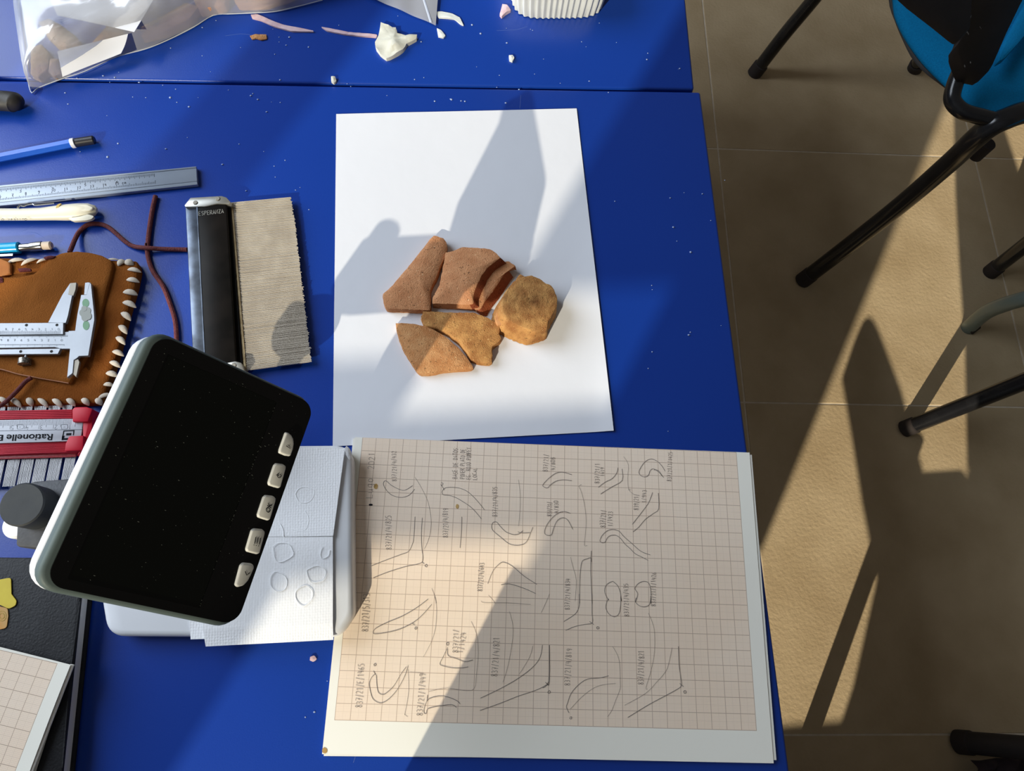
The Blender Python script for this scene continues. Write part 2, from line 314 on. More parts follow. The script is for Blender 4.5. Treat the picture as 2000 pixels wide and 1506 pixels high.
def grid_mat(name, W, H, line=(.38, .26, .19)):   # millimetre ruling printed on paper, UV in millimetres
    m = mat(name, (.97, .82, .67), .85, c2=(.95, .78, .62), scale=14, spec=.1); nt = m.node_tree; N = nt.nodes; L = nt.links.new; b = N['Principled BSDF']
    src = b.inputs['Base Color'].links[0].from_socket
    uv = N.new('ShaderNodeUVMap'); sp = N.new('ShaderNodeSeparateXYZ'); L(uv.outputs[0], sp.inputs[0])
    def mth(op, a, c=None):
        n = N.new('ShaderNodeMath'); n.operation = op
        for i, x in enumerate((a, c)):
            if x is None: continue
            if isinstance(x, (int, float)): n.inputs[i].default_value = x
            else: L(x, n.inputs[i])
        return n.outputs[0]
    tot = None
    for ax in ('X', 'Y'):
        for per, wd, st in ((1, .13, .20), (5, .16, .28), (10, .21, .72)):
            s = mth('PINGPONG', sp.outputs[ax], per / 2); k = mth('MULTIPLY', mth('LESS_THAN', s, wd), st)
            tot = k if tot is None else mth('MAXIMUM', tot, k)
    ins = mth('MULTIPLY', mth('MULTIPLY', mth('GREATER_THAN', sp.outputs['X'], -.2), mth('LESS_THAN', sp.outputs['X'], W + .2)), mth('MULTIPLY', mth('GREATER_THAN', sp.outputs['Y'], -.2), mth('LESS_THAN', sp.outputs['Y'], H + .2)))
    cm = N.new('ShaderNodeMix'); cm.data_type = 'RGBA'; cm.inputs['B'].default_value = line + (1,); L(mth('MULTIPLY', tot, 1.0), cm.inputs['Factor']); L(src, cm.inputs['A'])
    pm = N.new('ShaderNodeMix'); pm.data_type = 'RGBA'; pm.inputs['A'].default_value = (.92, .90, .81, 1); L(ins, pm.inputs['Factor']); L(cm.outputs['Result'], pm.inputs['B'])
    L(pm.outputs['Result'], b.inputs['Base Color']); return m
M['grid'] = grid_mat('millimetre_paper', 280, 190)
M['grid2'] = grid_mat('folded_millimetre_paper', 400, 400)
# ---------------------------------------------------------------- the setting
FZ = -750.0
fl = obj('floor', *abox(-1500, 3200, -2000, 3200, FZ - 40, FZ - 1.2), M['grout'], smooth=None, origin=(634, 228, FZ)); props(fl, kind='structure')
EX = Vector((.9974, -.0715, 0)); EY = Vector((.0715, .9974, 0)); TS = 578.0
tme = None
for i in range(-3, 4):
    for j in range(-3, 4):
        c = Vector((634, 228, FZ - 2)) + EX * (i + .5) * TS + EY * (j + .5) * TS
        if tme is None:
            v, f = bev(*box(c, EX * (TS / 2 - 1.7), EY * (TS / 2 - 1.7), (0, 0, 2)), .8, 1)
            t = obj('tile', v, f, M['tile'], fl, origin=c); tme = t
        else:
            t = tme.copy(); COL.objects.link(t); t.location = (c - wloc(fl)) * .001; _locs[t.name] = c - wloc(fl)
# unseen front wall (behind the photographer), openings shaped to fit the sun bands, left wall with a tall window
WY = -1250
wf = MB()
def wallrect(x0, x1, z0, z1): wf.add(*abox(x0, x1, WY - 14, WY, z0, z1))
wallrect(-1560, 3200, FZ, -110); wallrect(-1560, 3200, 1420, 2100)
for x0, x1 in ((-1560, -1300), (-1117, -1024), (-600, -157), (197, 3200)): wallrect(x0, x1, -110, 1420)
wallrect(-1024, -772, -110, 922)
props(wf.build('wall_front', M['plaster'], smooth=None), kind='structure')
trs = obj('trim_1', *abox(-772, -600, WY - 14, WY, 834, 890), M['wood'], smooth=None); props(trs, kind='structure')
bl = obj('sun_blocker', *abox(-738, -600, WY - 12, WY - 6, 965, 1420), M['plaster'], smooth=None)  # added panel, unseen, shaped to shade the upper right of the white sheet
props(bl, 'added grey blind hanging over the front window', 'sunshade')
wl = MB()
for y0, y1, z0, z1 in ((-1250, 2600, FZ, 300), (-1250, 2600, 1860, 2100), (-1250, -170, 300, 1860), (1770, 2600, 300, 1860)): wl.add(*abox(-1560, -1490, y0, y1, z0, z1))
props(wl.build('wall_left', M['plaster'], smooth=None), kind='structure')

# ---------------------------------------------------------------- desks
E1 = Vector((-.999, .0445, 0)).normalized(); E2 = Vector((-.0445, -.999, 0)).normalized()
TR = Vector((326.0, 312.6, 0))
def desk(name, label, tr, e1, e2, wd, dp):
    c = tr + e1 * wd / 2 + e2 * dp / 2
    t = thing(name, label, 'desk', (c.x, c.y, FZ))
    top = [tr, tr + e1 * wd, tr + e1 * wd + e2 * dp, tr + e2 * dp]
    obj('desktop', *bev(*slab(top, 25), 2.2, 3), M['desk'], t)
    for a in (50, wd - 50):
        for b in (50, dp - 50):
            p = tr + e1 * a + e2 * b; obj('leg', *cyl((p.x, p.y, FZ), (p.x, p.y, -25), 20, 16, 1), M['steel_leg'], t)
    for a in (50, wd - 50):
        p, q = tr + e1 * a + e2 * 70, tr + e1 * a + e2 * (dp - 70)
        obj('rail', *box((p + q) / 2 + Vector((0, 0, -45)), e1 * 10, (q - p) / 2, (0, 0, 19)), M['steel_leg'], t)
    return t
desk('desk', 'blue laminate desk in front, carrying the sherds and drawings', TR, E1, E2, 1200, 800)
g1 = Vector((-.9985, .0545, 0)); g2 = Vector((.0685, .9977, 0))
desk('desk', 'second blue desk pushed against the first, under the plastic bag', Vector((320.8, 315.6, 0)), Vector((-.999, .0445, 0)), g2, 1180, 700)

# ---------------------------------------------------------------- white sheet and graph paper
def bil(c, s, t): return (c[0] * (1 - s) + c[1] * s) * (1 - t) + (c[3] * (1 - s) + c[2] * s) * t
def sheet(name, c, nx, ny, zf, m, parent=None, th=.25, uvf=None):
    V, F, U = [], [], []
    for k in (0, 1):
        for j in range(ny + 1):
            for i in range(nx + 1):
                s, t = i / nx, j / ny; p = bil(c, s, t); V.append(p + Vector((0, 0, zf(s, t) - k * th))); U.append(uvf(p) if uvf else (s, t))
    n = (nx + 1) * (ny + 1); ix = lambda i, j, k: k * n + j * (nx + 1) + i
    for j in range(ny):
        for i in range(nx):
            F.append([ix(i, j, 0), ix(i + 1, j, 0), ix(i + 1, j + 1, 0), ix(i, j + 1, 0)]); F.append([ix(i, j, 1), ix(i, j + 1, 1), ix(i + 1, j + 1, 1), ix(i + 1, j, 1)])
    for i in range(nx):
        F.append([ix(i, 0, 0), ix(i, 0, 1), ix(i + 1, 0, 1), ix(i + 1, 0, 0)]); F.append([ix(i, ny, 0), ix(i + 1, ny, 0), ix(i + 1, ny, 1), ix(i, ny, 1)])
    for j in range(ny):
        F.append([ix(0, j, 0), ix(0, j + 1, 0), ix(0, j + 1, 1), ix(0, j, 1)]); F.append([ix(nx, j, 0), ix(nx, j, 1), ix(nx, j + 1, 1), ix(nx, j + 1, 0)])
    return obj(name, V, F, m, parent, smooth=50, uv=U)
c4 = ats([(657, 224), (1126, 213), (1198, 842), (650, 872)], .6)
def zA4(s, t):
    z = .35 + .5 * noise.noise(Vector((s * 2.2, t * 2.6, 3))) + 1.2 * max(0, (s - .9) * 10) ** 2 * max(0, math.sin((t - .25) * 2.4)) + .5 * max(0, 1 - t * 8)
    return max(z, .1)
a4 = sheet('paper_sheet', c4, 40, 52, zA4, M['paper']); props(a4, 'plain white paper sheet lying under the six orange sherds', 'paper')

gp = thing('graph_pad', 'pad of beige graph paper with pencil drawings and codes on the front desk', 'graph paper', tuple(at(1080, 1180, 0)))
cb = math.cos(-.0975); sb = math.sin(-.0975); GO = Vector((22.22, 5.21, 0))
def guv(p): dx, dy = p.x - GO.x, p.y - GO.y; return (cb * dx + sb * dy, sb * dx * -1 * -1 * -1 + cb * dy + 190)
def guv(p):
    dx, dy = p.x - GO.x, p.y - GO.y
    return (cb * dx + sb * dy, -sb * dx + cb * dy + 190)
PH = 3.0
zP = lambda s, t: .10 * math.sin(s * 9) * math.sin(t * 7)
sheet('backing_sheets', ats([(690, 857), (1467, 889), (1515, 1484), (633, 1476)], 1.2), 20, 16, lambda s, t: 1.2 + zP(s, t), M['cream'], gp, th=2.2)
sheet('top_sheet', ats([(693, 854), (1464, 884), (1511, 1491), (629, 1473)], PH), 30, 22, lambda s, t: zP(s, t), M['grid'], gp, th=.25, uvf=guv)
GH = PH + .22
S4 = lambda *p: crop(4.43, 640, 840, p)
S5 = lambda *p: crop(4.43, 1060, 840, p)
S6 = lambda *p: crop(4.348, 620, 1160, p)
S7 = lambda *p: crop(4.0, 1060, 1160, p)
DR = [S4((480,465),(490,442),(510,442),(540,470),(590,500),(650,522),(690,510),(735,480)), S4((480,465),(500,510),(550,560),(620,582),(680,575),(720,550),(752,510)),
 S4((755,750),(745,930),(735,980),(700,1050),(640,1075),(520,1120),(380,1175)), S4((818,760),(810,900),(815,1030),(825,1100),(815,1145),(760,1165),(680,1180),(520,1230),(395,1280)), S4((815,1140),(835,1158)), S4((840,1175),(850,1163),(862,1172),(855,1186),(840,1175)),
 S4((1355,690),(1300,620),(1220,540),(1150,505),(1080,495),(1020,500),(990,530),(1000,560),(1050,565),(1120,590),(1230,660),(1290,720),(1330,770)), S4((985,480),(1010,520)), S4((980,455),(998,462),(985,480),(978,470)),
 S4((1145,1020),(1155,900),(1160,750)), S4((1775,840),(1755,890),(1730,950),(1700,985),(1640,998),(1570,985),(1500,930),(1430,870),(1418,830),(1430,800),(1460,795),(1490,830),(1540,880),(1600,903),(1650,900),(1690,870)), S4((1645,880),(1680,890),(1750,888)),
 S4((1385,1330),(1430,1220),(1490,1155),(1530,1145),(1600,1180),(1700,1265),(1810,1335)), S4((1500,1340),(1570,1330),(1700,1370),(1800,1415)),
 S5((250,385),(180,365),(120,370),(60,410),(10,460),(0,485),(40,500),(70,470),(120,440),(180,430),(250,437)), S5((240,720),(190,705),(140,715),(80,760),(30,830),(15,890),(40,910),(75,905),(90,860),(120,790),(160,760),(200,765),(230,800),(258,858)),
 S5((650,325),(640,370),(600,420),(540,450),(480,495)), S5((685,335),(688,435),(600,490),(500,553)),
 S5((1045,410),(1010,370),(960,335),(930,350),(915,390),(885,405),(850,395),(832,365),(850,320),(890,270),(940,250),(990,270),(1030,310),(1058,355)), S5((1035,400),(1000,350),(960,345)),
 S5((950,540),(920,620),(880,680),(775,815)), S5((1000,545),(1003,680),(960,720),(890,770),(830,840),(780,880)),
 S5((540,970),(510,975),(495,955),(515,910),(560,870),(610,860),(660,875),(700,920),(780,990),(850,1050),(930,1080)), S5((540,970),(560,930),(590,912),(630,910),(670,935),(710,985),(760,1030),(800,1070),(860,1100),(912,1128)),
 S5((420,1140),(415,1105),(380,1115),(345,1130),(330,1180),(320,1300),(318,1500)), S5((420,1045),(415,1200),(420,1350),(428,1500)),
 S7((285,0),(285,60),(280,110),(250,160),(165,215)), S7((385,0),(385,150),(388,225),(330,238),(250,255),(180,285)), S7((365,215),(400,240)), S7((420,262),(432,255),(440,268),(425,274),(420,262)),
 S5((680,1480),(672,1410),(650,1350),(620,1320),(600,1310),(550,1340),(535,1390),(550,1440),(570,1470)) + S7((510,40),(495,80),(495,120),(520,160),(560,178),(595,155),(608,90),(610,20)),
 S5((800,1490),(822,1420),(800,1380),(800,1360),(830,1325),(880,1308),(920,1330),(935,1400),(935,1500)) + S7((845,20),(835,80),(800,100),(760,95),(725,65),(730,30)),
 S7((515,640),(440,658),(350,665),(280,710),(220,780),(195,850),(185,885),(205,930)), S7((210,965),(225,960),(222,978),(208,972)),
 S7((1060,410),(1065,560),(1078,650),(1083,715),(1050,745),(950,800),(820,870),(665,965)), S7((1070,700),(1100,725)), S7((1100,760),(1115,755),(1120,772),(1105,776),(1100,760)),
 S7((50,400),(52,560),(48,670),(25,720),(0,735)), S7((20,690),(45,712)),
 S6((970,90),(900,170),(820,240),(700,300),(580,330),(490,340),(472,325),(500,290),(600,240),(720,190),(840,120),(940,45)), S6((805,250),(825,265)), S6((825,290),(838,282),(846,294),(832,302),(825,290)),
 S6((490,680),(460,710),(440,760),(450,830),(470,890),(510,920),(550,925),(610,890),(680,810),(740,700),(770,610)), S6((500,690),(505,780),(520,840),(560,855),(600,830),(650,780),(710,680),(755,620)),
 S6((478,600),(492,592),(498,606),(484,612),(478,600)), S6((475,655),(495,690)), S6((1105,455),(1070,530),(1040,590),(1060,610),(1140,628),(1210,630),(1280,620)), S6((1105,470),(1110,525),(1180,550),(1250,575),(1320,560)), S6((1095,418),(1115,415),(1112,436),(1098,434),(1095,418)),
 S6((1210,935),(1180,905),(1070,868),(950,890),(910,960),(905,1010),(925,1015),(940,975),(1050,950),(1140,940),(1180,965)), S6((935,860),(930,910)),
 S6((1910,435),(1890,540),(1820,630),(1700,720),(1580,790),(1480,840),(1385,885)), S6((1970,435),(1970,740),(1940,775),(1850,820),(1700,870),(1550,930),(1380,990)), S6((1940,755),(1965,780)), S6((1955,835),(1970,820),(1978,838),(1962,845),(1955,835))]
FA = [S4((755,410),(800,480),(860,600),(885,700),(895,800),(885,900),(860,980),(835,1030)), S4((1650,430),(1665,560),(1660,740),(1650,830)), S5((310,485),(335,470)), S5((310,485),(335,540),(360,640),(375,780),(368,900),(360,995),(385,998)),
 S5((700,230),(740,300),(735,420),(745,515),(785,555)), S5((740,515),(765,515)), S7((570,700),(470,710),(390,740),(300,810),(215,900)), S7((545,410),(580,470),(600,540),(605,680),(605,740),(570,830),(540,910),(505,960)),
 S7((1010,420),(980,560),(950,620),(880,700),(800,780),(640,870)), S7((825,150),(865,250),(875,350),(870,480),(840,620),(805,735),(820,742)), S6((990,0),(1010,100),(1010,200),(1000,300),(970,400),(930,480),(900,535)),
 S6((770,640),(775,800),(765,900),(740,1030)), S6((740,1022),(765,1045)), S6((1305,235),(1350,340),(1365,500),(1350,680),(1330,805),(1240,820),(1100,800),(945,830)), S6((1630,150),(1660,270),(1655,400),(1620,600),(1575,750)), S6((1900,160),(1950,50),(1970,0)),
 S6((1715,680),(1800,540),(1830,440)), S4((1390,1430),(1420,1460),(1450,1500)), S4((900,1370),(930,1450),(940,1500)), S5((240,1100),(265,1200),(290,1300),(280,1480)), S6((1390,60),(1420,75),(1600,75),(1810,90)), S6((780,665),(900,675))]
TX = [("837/21/4/432",774,940,774,881,9),("837/21/4/825",764,1074,764,1007,11),("837/21/4/819",875,1050,875,993,10),("837/21/4/835",971,1009,971,951,9),("837/21/",1069,921,1071,887,9),("4/808",1084,918,1084,893,8),
 ("837/21/",1077,1008,1077,980,9),("4/830",1090,1002,1090,978,8),("837/21/1",1170,944,1171,905,9),("1419",1180,930,1180,913,7),("837/21/",1182,1030,1183,996,10),("1/1423",1196,1028,1196,999,9),("839/21/",1247,996,1247,965,9),("1/943",1262,982,1262,957,8),
 ("837/21/1/1425",1311,940,1313,883,8),("837/21/4/834",1112,1191,1113,1130,9),("837/21/4/435",1228,1204,1227,1140,9),("837/21/1/1426",1280,1184,1281,1118,9),("837/21/5/313",719,1234,722,1160,13),("837/21/E/1465",707,1382,711,1297,13),
 ("837/21/1/449",825,1398,832,1316,12),("837/21/",894,1275,895,1230,10),("1/1424",904,1276,911,1236,11),("837/21/4/821",971,1321,976,1245,12),("837/21/4/819",1113,1339,1117,1267,11),("837/21/4/821",1256,1337,1258,1271,11),("837/21/4/643",942,1155,946,1100,10),
 ("BASE DE DATOS:",893,935,894,871,9),("PONER PLATO DE",907,935,908,877,9),("EG. ROJO POMPEY.",919,936,920,870,9),("LOCAL",931,937,931,914,8),("Lugo",727,973,729,934,13),("2021",730,916,732,884,12)]
def dens(L, h): return smoothpath([at(u, v, h) for u, v in L], 3) if len(L) > 2 else [at(u, v, h) for u, v in L]
def closed_fix(Ls): return Ls
DR[30] = DR[30] + DR[30][:1]; 
o = obj('pencil_drawings', *strokes([dens(L, GH) for L in DR], .36), M['pencil'], gp, smooth=None); props(o, kind='stuff')
o = obj('faint_pencil_lines', *strokes([dens(L, GH) for L in FA], .19), M['pencil'], gp, smooth=None); props(o, kind='stuff')
hw = []
for t, u0, v0, u1, v1, h in TX:
    p, q = at(u0, v0, GH), at(u1, v1, GH); hv = at(u0 - h, v0, GH) - p
    hw += write(t, p, q, hv, .06)
props(obj('handwriting', *strokes(hw, .27), M['pencil'], gp, smooth=None), kind='stuff')
# ochre spots and small dark nick on the sheet
stain = mat('ochre_stain', (.42, .24, .06), .9, c2=(.55, .36, .14), scale=300)
def blob(name, u, v, ru, rv, h, m, parent, n=14, th=.05):
    c = at(u, v, h); ax = at(u + ru, v, h) - c; ay = at(u, v - rv, h) - c
    P = [c + (ax * math.cos(a) + ay * math.sin(a)) * (1 + .18 * noise.noise(Vector((a * 1.3, u, v)))) for a in [2 * math.pi * k / n for k in range(n)]]
    return obj(name, *slab(P, th), m, parent, smooth=None)
blob('stain', 734, 950, 4, 5.5, GH, stain, gp); blob('stain', 893, 989, 3, 4.5, GH, stain, gp); blob('ink_mark', 724, 986, 4, 2, GH, M['ink'], gp); blob('stain', 634, 1466, 5, 6, GH, stain, gp)

# ---------------------------------------------------------------- sherds on the white sheet
def resample(P, n):
    L = [(P[(i + 1) % len(P)] - P[i]).length for i in range(len(P))]; T = sum(L); out = []; i = 0; acc = 0
    for k in range(n):
        d = T * k / n
        while acc + L[i] < d: acc += L[i]; i += 1
        out.append(P[i].lerp(P[(i + 1) % len(P)], (d - acc) / L[i]))
    return out
def sherd(name, label, px, ztop, th, m, dome=2.0, n=72, shift=(0, 0), spread=0.0, rough=.5, edge=None, rings=7, extra=None, group=None, cat='sherd', base=None, zmin=.5):
    top = [at(u, v, ztop(u, v)) for u, v in px]; top = resample(top, n); seed = px[0][0]
    c = sum(top, Vector()) / n; sh = Vector((shift[0], shift[1], 0)); V, F, FM = [], [], []
    loc = (c.x, c.y, 0)
    nz = lambda p, s: noise.noise(Vector((p.x / s, p.y / s, seed)))
    top = [p + (p - c).normalized() * rough * (nz(p, 1.7) + .6 * nz(p, .8)) for p in top]
    outn = []
    for i in range(n):
        t = top[(i + 1) % n] - top[i - 1]; o_ = Vector((t.y, -t.x, 0)).normalized()
        outn.append(o_ if o_.dot(top[i] - c) > 0 else -o_)
    # wall rings from bottom to rim
    bot = []
    for i in range(n):
        p = top[i]; k = max(0, outn[i].dot(sh.normalized())) if sh.length else 0
        b = p + sh * k + outn[i] * spread; b.z = max(p.z - th, zmin) if base is None else base; bot.append(b)
    W = 4
    for j in range(W + 1):
        f = j / W
        for i in range(n):
            p = bot[i].lerp(top[i], f)
            if 0 < j < W: p = p + outn[i] * (rough * .9 * nz(Vector((i * .9, j * 3.1 + p.z, 0)), 1.0))
            V.append(p)
    for r in range(1, rings + 1):
        s = 1 - r / (rings + .6)
        if r == 1: s = .965
        for i in range(n):
            p = c.lerp(top[i], s); p.z = c.z * (1 - s) + top[i].z * s + dome * (1 - s * s) + .22 * nz(p, 2.2) + (.15 if r == 1 else .25)
            if extra: p.z += extra(p, s)
            V.append(p)
    V.append(Vector((c.x, c.y, c.z + dome + .25 + (extra(c, 0) if extra else 0)))); R = W + 1 + rings
    for j in range(R - 1):
        for i in range(n):
            i2 = (i + 1) % n; F.append([j * n + i, j * n + i2, (j + 1) * n + i2, (j + 1) * n + i]); FM.append(1 if (j < W and edge and outn[i].dot(sh.normalized()) > .35) else 0)
    for i in range(n): F.append([(R - 1) * n + i, (R - 1) * n + (i + 1) % n, len(V) - 1]); FM.append(0)
    F.append(list(range(n - 1, -1, -1))); FM.append(0)
    o = obj(name, V, F, [m, edge or m], smooth=55, origin=loc, fm=FM)
    return props(o, label, cat, group)
K = lambda *p: crop(4.705, 720, 430, p)
GRP = 'sherds on the white sheet'
sherd('pottery_sherd', 'long triangular sherd at the upper left of the sherd cluster, narrow at its top', K((600,143),(640,150),(680,165),(712,195),(720,235),(700,330),(665,420),(620,530),(568,640),(570,700),(570,828),(480,826),(370,820),(165,812),(140,760),(125,700),(130,680),(190,630),(260,550),(340,460),(420,360),(500,260),(560,180)),
  lambda u, v: 8, 6.5, M['clayA'], dome=2.2, group=GRP, spread=.3)
sherd('pottery_sherd', 'broad squarish sherd at the top centre with a red broken edge coloured dark for shade', K((865,247),(1000,255),(1128,268),(1212,345),(1160,385),(1090,440),(1040,510),(1000,590),(970,660),(962,700),(965,775),(850,775),(700,770),(590,765),(583,720),(650,600),(680,450),(705,300),(750,290),(820,265)),
  lambda u, v: 9 + (u - 845) * .045, 9, M['clayA'], dome=1.8, group=GRP, shift=(7.5, -2.5), edge=M['clayedge'])
sherd('pottery_sherd', 'small curved sherd tucked behind the broad squarish one, beside the round base', K((1180,395),(1225,383),(1295,380),(1330,410),(1352,420),(1290,440),(1250,490),(1200,570),(1140,660),(1075,740),(1050,780),(1030,820),(1000,825),(960,795),(1000,745),(1040,660),(1080,560),(1120,480)),
  lambda u, v: 7 + (u - 930) * .02, 6, M['clayA'], dome=.6, group=GRP, shift=(4.5, -4), edge=M['clayedge'], rings=5)
def ringz(p, s): return .13 * math.sin(s * 34 + 2.5 * noise.noise(Vector((p.x / 9, p.y / 9, 0)))) - .9 * max(0, 1 - s * 3.4)
bs = sherd('pottery_sherd', 'round thick sherd of a vessel base with turning rings and a dark centre', K((1420,520),(1500,510),(1570,540),(1640,590),(1665,590),(1705,640),(1733,720),(1725,800),(1690,860),(1650,930),(1640,1000),(1590,1022),(1530,1032),(1450,1000),(1370,965),(1290,925),(1240,860),(1225,780),(1240,700),(1280,620),(1340,560)),
  lambda u, v: 19, 18, M['clayC'], dome=.6, group=GRP, extra=ringz, rings=16, spread=1.5, shift=(-7, -3), n=84)
K2 = at(720 + 1205 / 4.705, 430 + 905 / 4.705, 8)
tab = resample(ats(K((1172,838),(1215,838),(1250,880),(1300,930),(1275,968),(1176,958),(1162,915)), 11), 22)
obj('broken_lug', *bev(*slab(tab, 10.5), 1.2, 2), M['clayB'], bs)
tab = resample(ats(K((1372,515),(1392,494),(1440,520),(1400,560),(1345,560)), 15), 16)
obj('broken_lug', *bev(*slab(tab, 10), 1.2, 2), M['clayC'], bs)
_cc = at(720 + 1525 / 4.705, 430 + 745 / 4.705, 20) - wloc(bs); bs.data.materials[0] = sooty('sooty_ochre_clay', 'clayC', _cc * .001, .0075); bs.data.materials[1] = bs.data.materials[0]
sherd('pottery_sherd', 'wide jagged sherd at the lower right of the cluster, below the broad one', K((500,838),(650,845),(780,850),(965,848),(1000,865),(1100,900),(1200,965),(1205,1010),(1190,1040),(1220,1080),(1200,1115),(1130,1165),(1132,1230),(1130,1300),(1100,1312),(1050,1305),(980,1290),(940,1275),(900,1210),(820,1110),(730,1040),(640,1000),(510,970),(495,930),(480,885)),
  lambda u, v: 7.5, 7, M['clayC'], dome=1.2, group=GRP, spread=.6, rough=.7)
sherd('pottery_sherd', 'fan shaped smooth sherd at the bottom of the cluster with a pointed left corner', K((248,948),(310,945),(420,955),(520,975),(620,1015),(720,1080),(820,1170),(900,1260),(955,1340),(962,1360),(900,1368),(780,1375),(680,1385),(560,1410),(470,1412),(440,1380),(380,1290),(320,1190),(275,1080),(255,1000)),
  lambda u, v: 6.5, 6, M['clayB'], dome=1.6, group=GRP, spread=.4, rough=.35)
# ---------------------------------------------------------------- digital microscope: base, column, tube, tilted monitor
mA, mB, mC, mD = Vector((-33.0, 1.0, 225.0)), Vector((24.3, -18.6, 169.7)), Vector((-5.4, -124.0, 170.6)), Vector((-61.5, -104.3, 226.0))
def exact(u, v, k): return CAM + ray(u, v) * k
S0 = 300.0
_r = [ray(*q) for q in ((299, 643), (615.6, 787.8), (477.3, 1226.8), (92, 1146.6))]
mA, mB, mC, mD = CAM + _r[0] * S0, CAM + _r[1] * S0 * 1.16867, CAM + _r[2] * S0 * 1.05090, CAM + _r[3] * S0 * .88224
ma = (mB - mA).normalized(); mn = (mD - mA).cross(mB - mA).normalized(); mb = mn.cross(ma); mb = mb if mb.dot(mD - mA) > 0 else -mb
WA, WB = (mB - mA).length, (mD - mA).length
def mloc(a, b, off=0): return mA + ma * a + mb * b + mn * off
def mon(u, v, off=0):
    d = ray(u, v); p0 = mA + mn * off; return CAM + d * ((p0 - CAM).dot(mn) / d.dot(mn))
def rrect(a0, a1, b0, b1, r, n=6):
    out = []
    for (ca, cb_, s) in ((a1 - r, b1 - r, 0), (a0 + r, b1 - r, 90), (a0 + r, b0 + r, 180), (a1 - r, b0 + r, 270)):
        for k in range(n + 1):
            t = math.radians(s + 90 * k / n); out.append((ca + r * math.cos(t), cb_ + r * math.sin(t)))
    return out
def mslab(a0, a1, b0, b1, r, hi, lo): P = rrect(a0, a1, b0, b1, r); return prism([mloc(a, b, hi) for a, b in P], [mloc(a, b, lo) for a, b in P])
mic = thing('digital_microscope', 'digital microscope with a tilted black monitor on a white base in front of the sherds', 'microscope', (-60, -61, 0))
tray_px = [(147, 872), (683, 866), (692, 1215), (208, 1243)]
tz = 17
def rounded_poly(P, r, n=6):
    out = []
    for i, p in enumerate(P):
        a, b = P[i - 1], P[(i + 1) % len(P)]; d1 = (a - p).normalized(); d2 = (b - p).normalized(); ang = d1.angle(d2)
        k = min(r / math.tan(ang / 2), .45 * (a - p).length, .45 * (b - p).length); s, e = p + d1 * k, p + d2 * k
        for j in range(n + 1): t = j / n; out.append((s * (1 - t) + p * t) * (1 - t) + (p * (1 - t) + e * t) * t)
    return out
trayP = [at(147, 872, tz), at(688, 868, tz), at(690, 1200, tz), at(660, 1246, tz), at(208, 1243, tz)]
TP = rounded_poly(trayP, 15, 8)
obj('base', *bev(*slab(TP, tz - .2), 4, 3), M['white'], mic)
col0 = Vector((-112, -62, 0))
obj('column', *cyl((-112, -62, tz - 1), (-112, -62, 150), 5.5, 20), M['chrome'], mic)
cl = obj('focus_block', *bev(*slab([Vector(p) for p in ((-122, -57, 156), (-117.5, -47.5, 156), (-46, -46, 156), (-40, -79, 156), (-106, -81, 156), (-120, -79, 156))], 26), 1.6, 2), M['darkgrey'], mic)
kt = at(42, 985, 170); obj('focus_knob', *cyl((kt.x, kt.y, 156.5), (kt.x, kt.y, 170), 10.3, 40, .7), M['knob'], mic)
wc = at(14, 1026, 128); obj('column_cap', *cyl((wc.x + 4, wc.y, 116), (wc.x + 4, wc.y, 128), 7, 28, 1), M['white'], mic)
obj('lens_tube', *lathe((-36.2, -73, 0), [(9, 84), (13, 84), (14, 90), (15.5, 98), (16, 106), (16, 168)], 40), M['darkgrey'], mic)
lamp = obj('side_lamp', *ellipsoid((-72, 15, 60), (21, 0, 0), (0, 17, 0), (0, 0, 12), 28, 14), M['darkgrey'], mic)
obj('lamp_neck', *tube(smoothpath([(-90, -30, tz - 1), (-92, -30, 45), (-88, -14, 62), (-78, 12, 62)], 8), 3.2, 12), M['darkgrey'], mic)
# tapered housing between tube and monitor
hv = MB()
P1 = [mloc(a, b, -17) for a, b in rrect(2, WA - 14, 3, WB - 14, 10)]
P2 = [Vector((p.x * .75 + -30 * .25, p.y * .75 - 62 * .25, min(p.z - 6, 158))) for p in P1]
P3 = [Vector((-34 + (p.x + 34) * .45, -68 + (p.y + 68) * .45, 140)) for p in P2]
n_ = len(P1); hv.add(P1 + P2 + P3, [list(range(n_)), list(range(3 * n_ - 1, 2 * n_ - 1, -1))] + [[k * n_ + i, k * n_ + (i + 1) % n_, (k + 1) * n_ + (i + 1) % n_, (k + 1) * n_ + i] for k in (0, 1) for i in range(n_)])
hv.build('housing', M['white'], mic)
obj('back_shell', *bev(*mslab(-1.6, WA + .2, -1.6, WB + 1.8, 10, -10.5, -18.5), 2.2, 3), M['white'], mic)
obj('monitor_rim', *bev(*mslab(-.9, WA + .1, -1.0, WB + 1.5, 8.5, -1.0, -10.7), 2.2, 3), M['rim'], mic)
def ab(u, v): p = mon(u, v) - mA; return p.dot(ma), p.dot(mb)
a0, b0 = ab(325, 686); a1, b1 = ab(533, 786); a2, b2 = ab(401, 1181); a3, b3 = ab(132, 1141)
sa0, sa1, sb0, sb1 = (a0 + a3) / 2, (a1 + a2) / 2, (b0 + b1) / 2, (b2 + b3) / 2
fb = MB()
fb.add(*mslab(0, sa0, 0, WB, .1, 0, -1.4)); fbP = None
fb = MB(); out = rrect(2.6, WA, .8, WB - .6, 7, 8); inn = rrect(sa0, sa1, sb0, sb1, .6, 8); n_ = len(out)
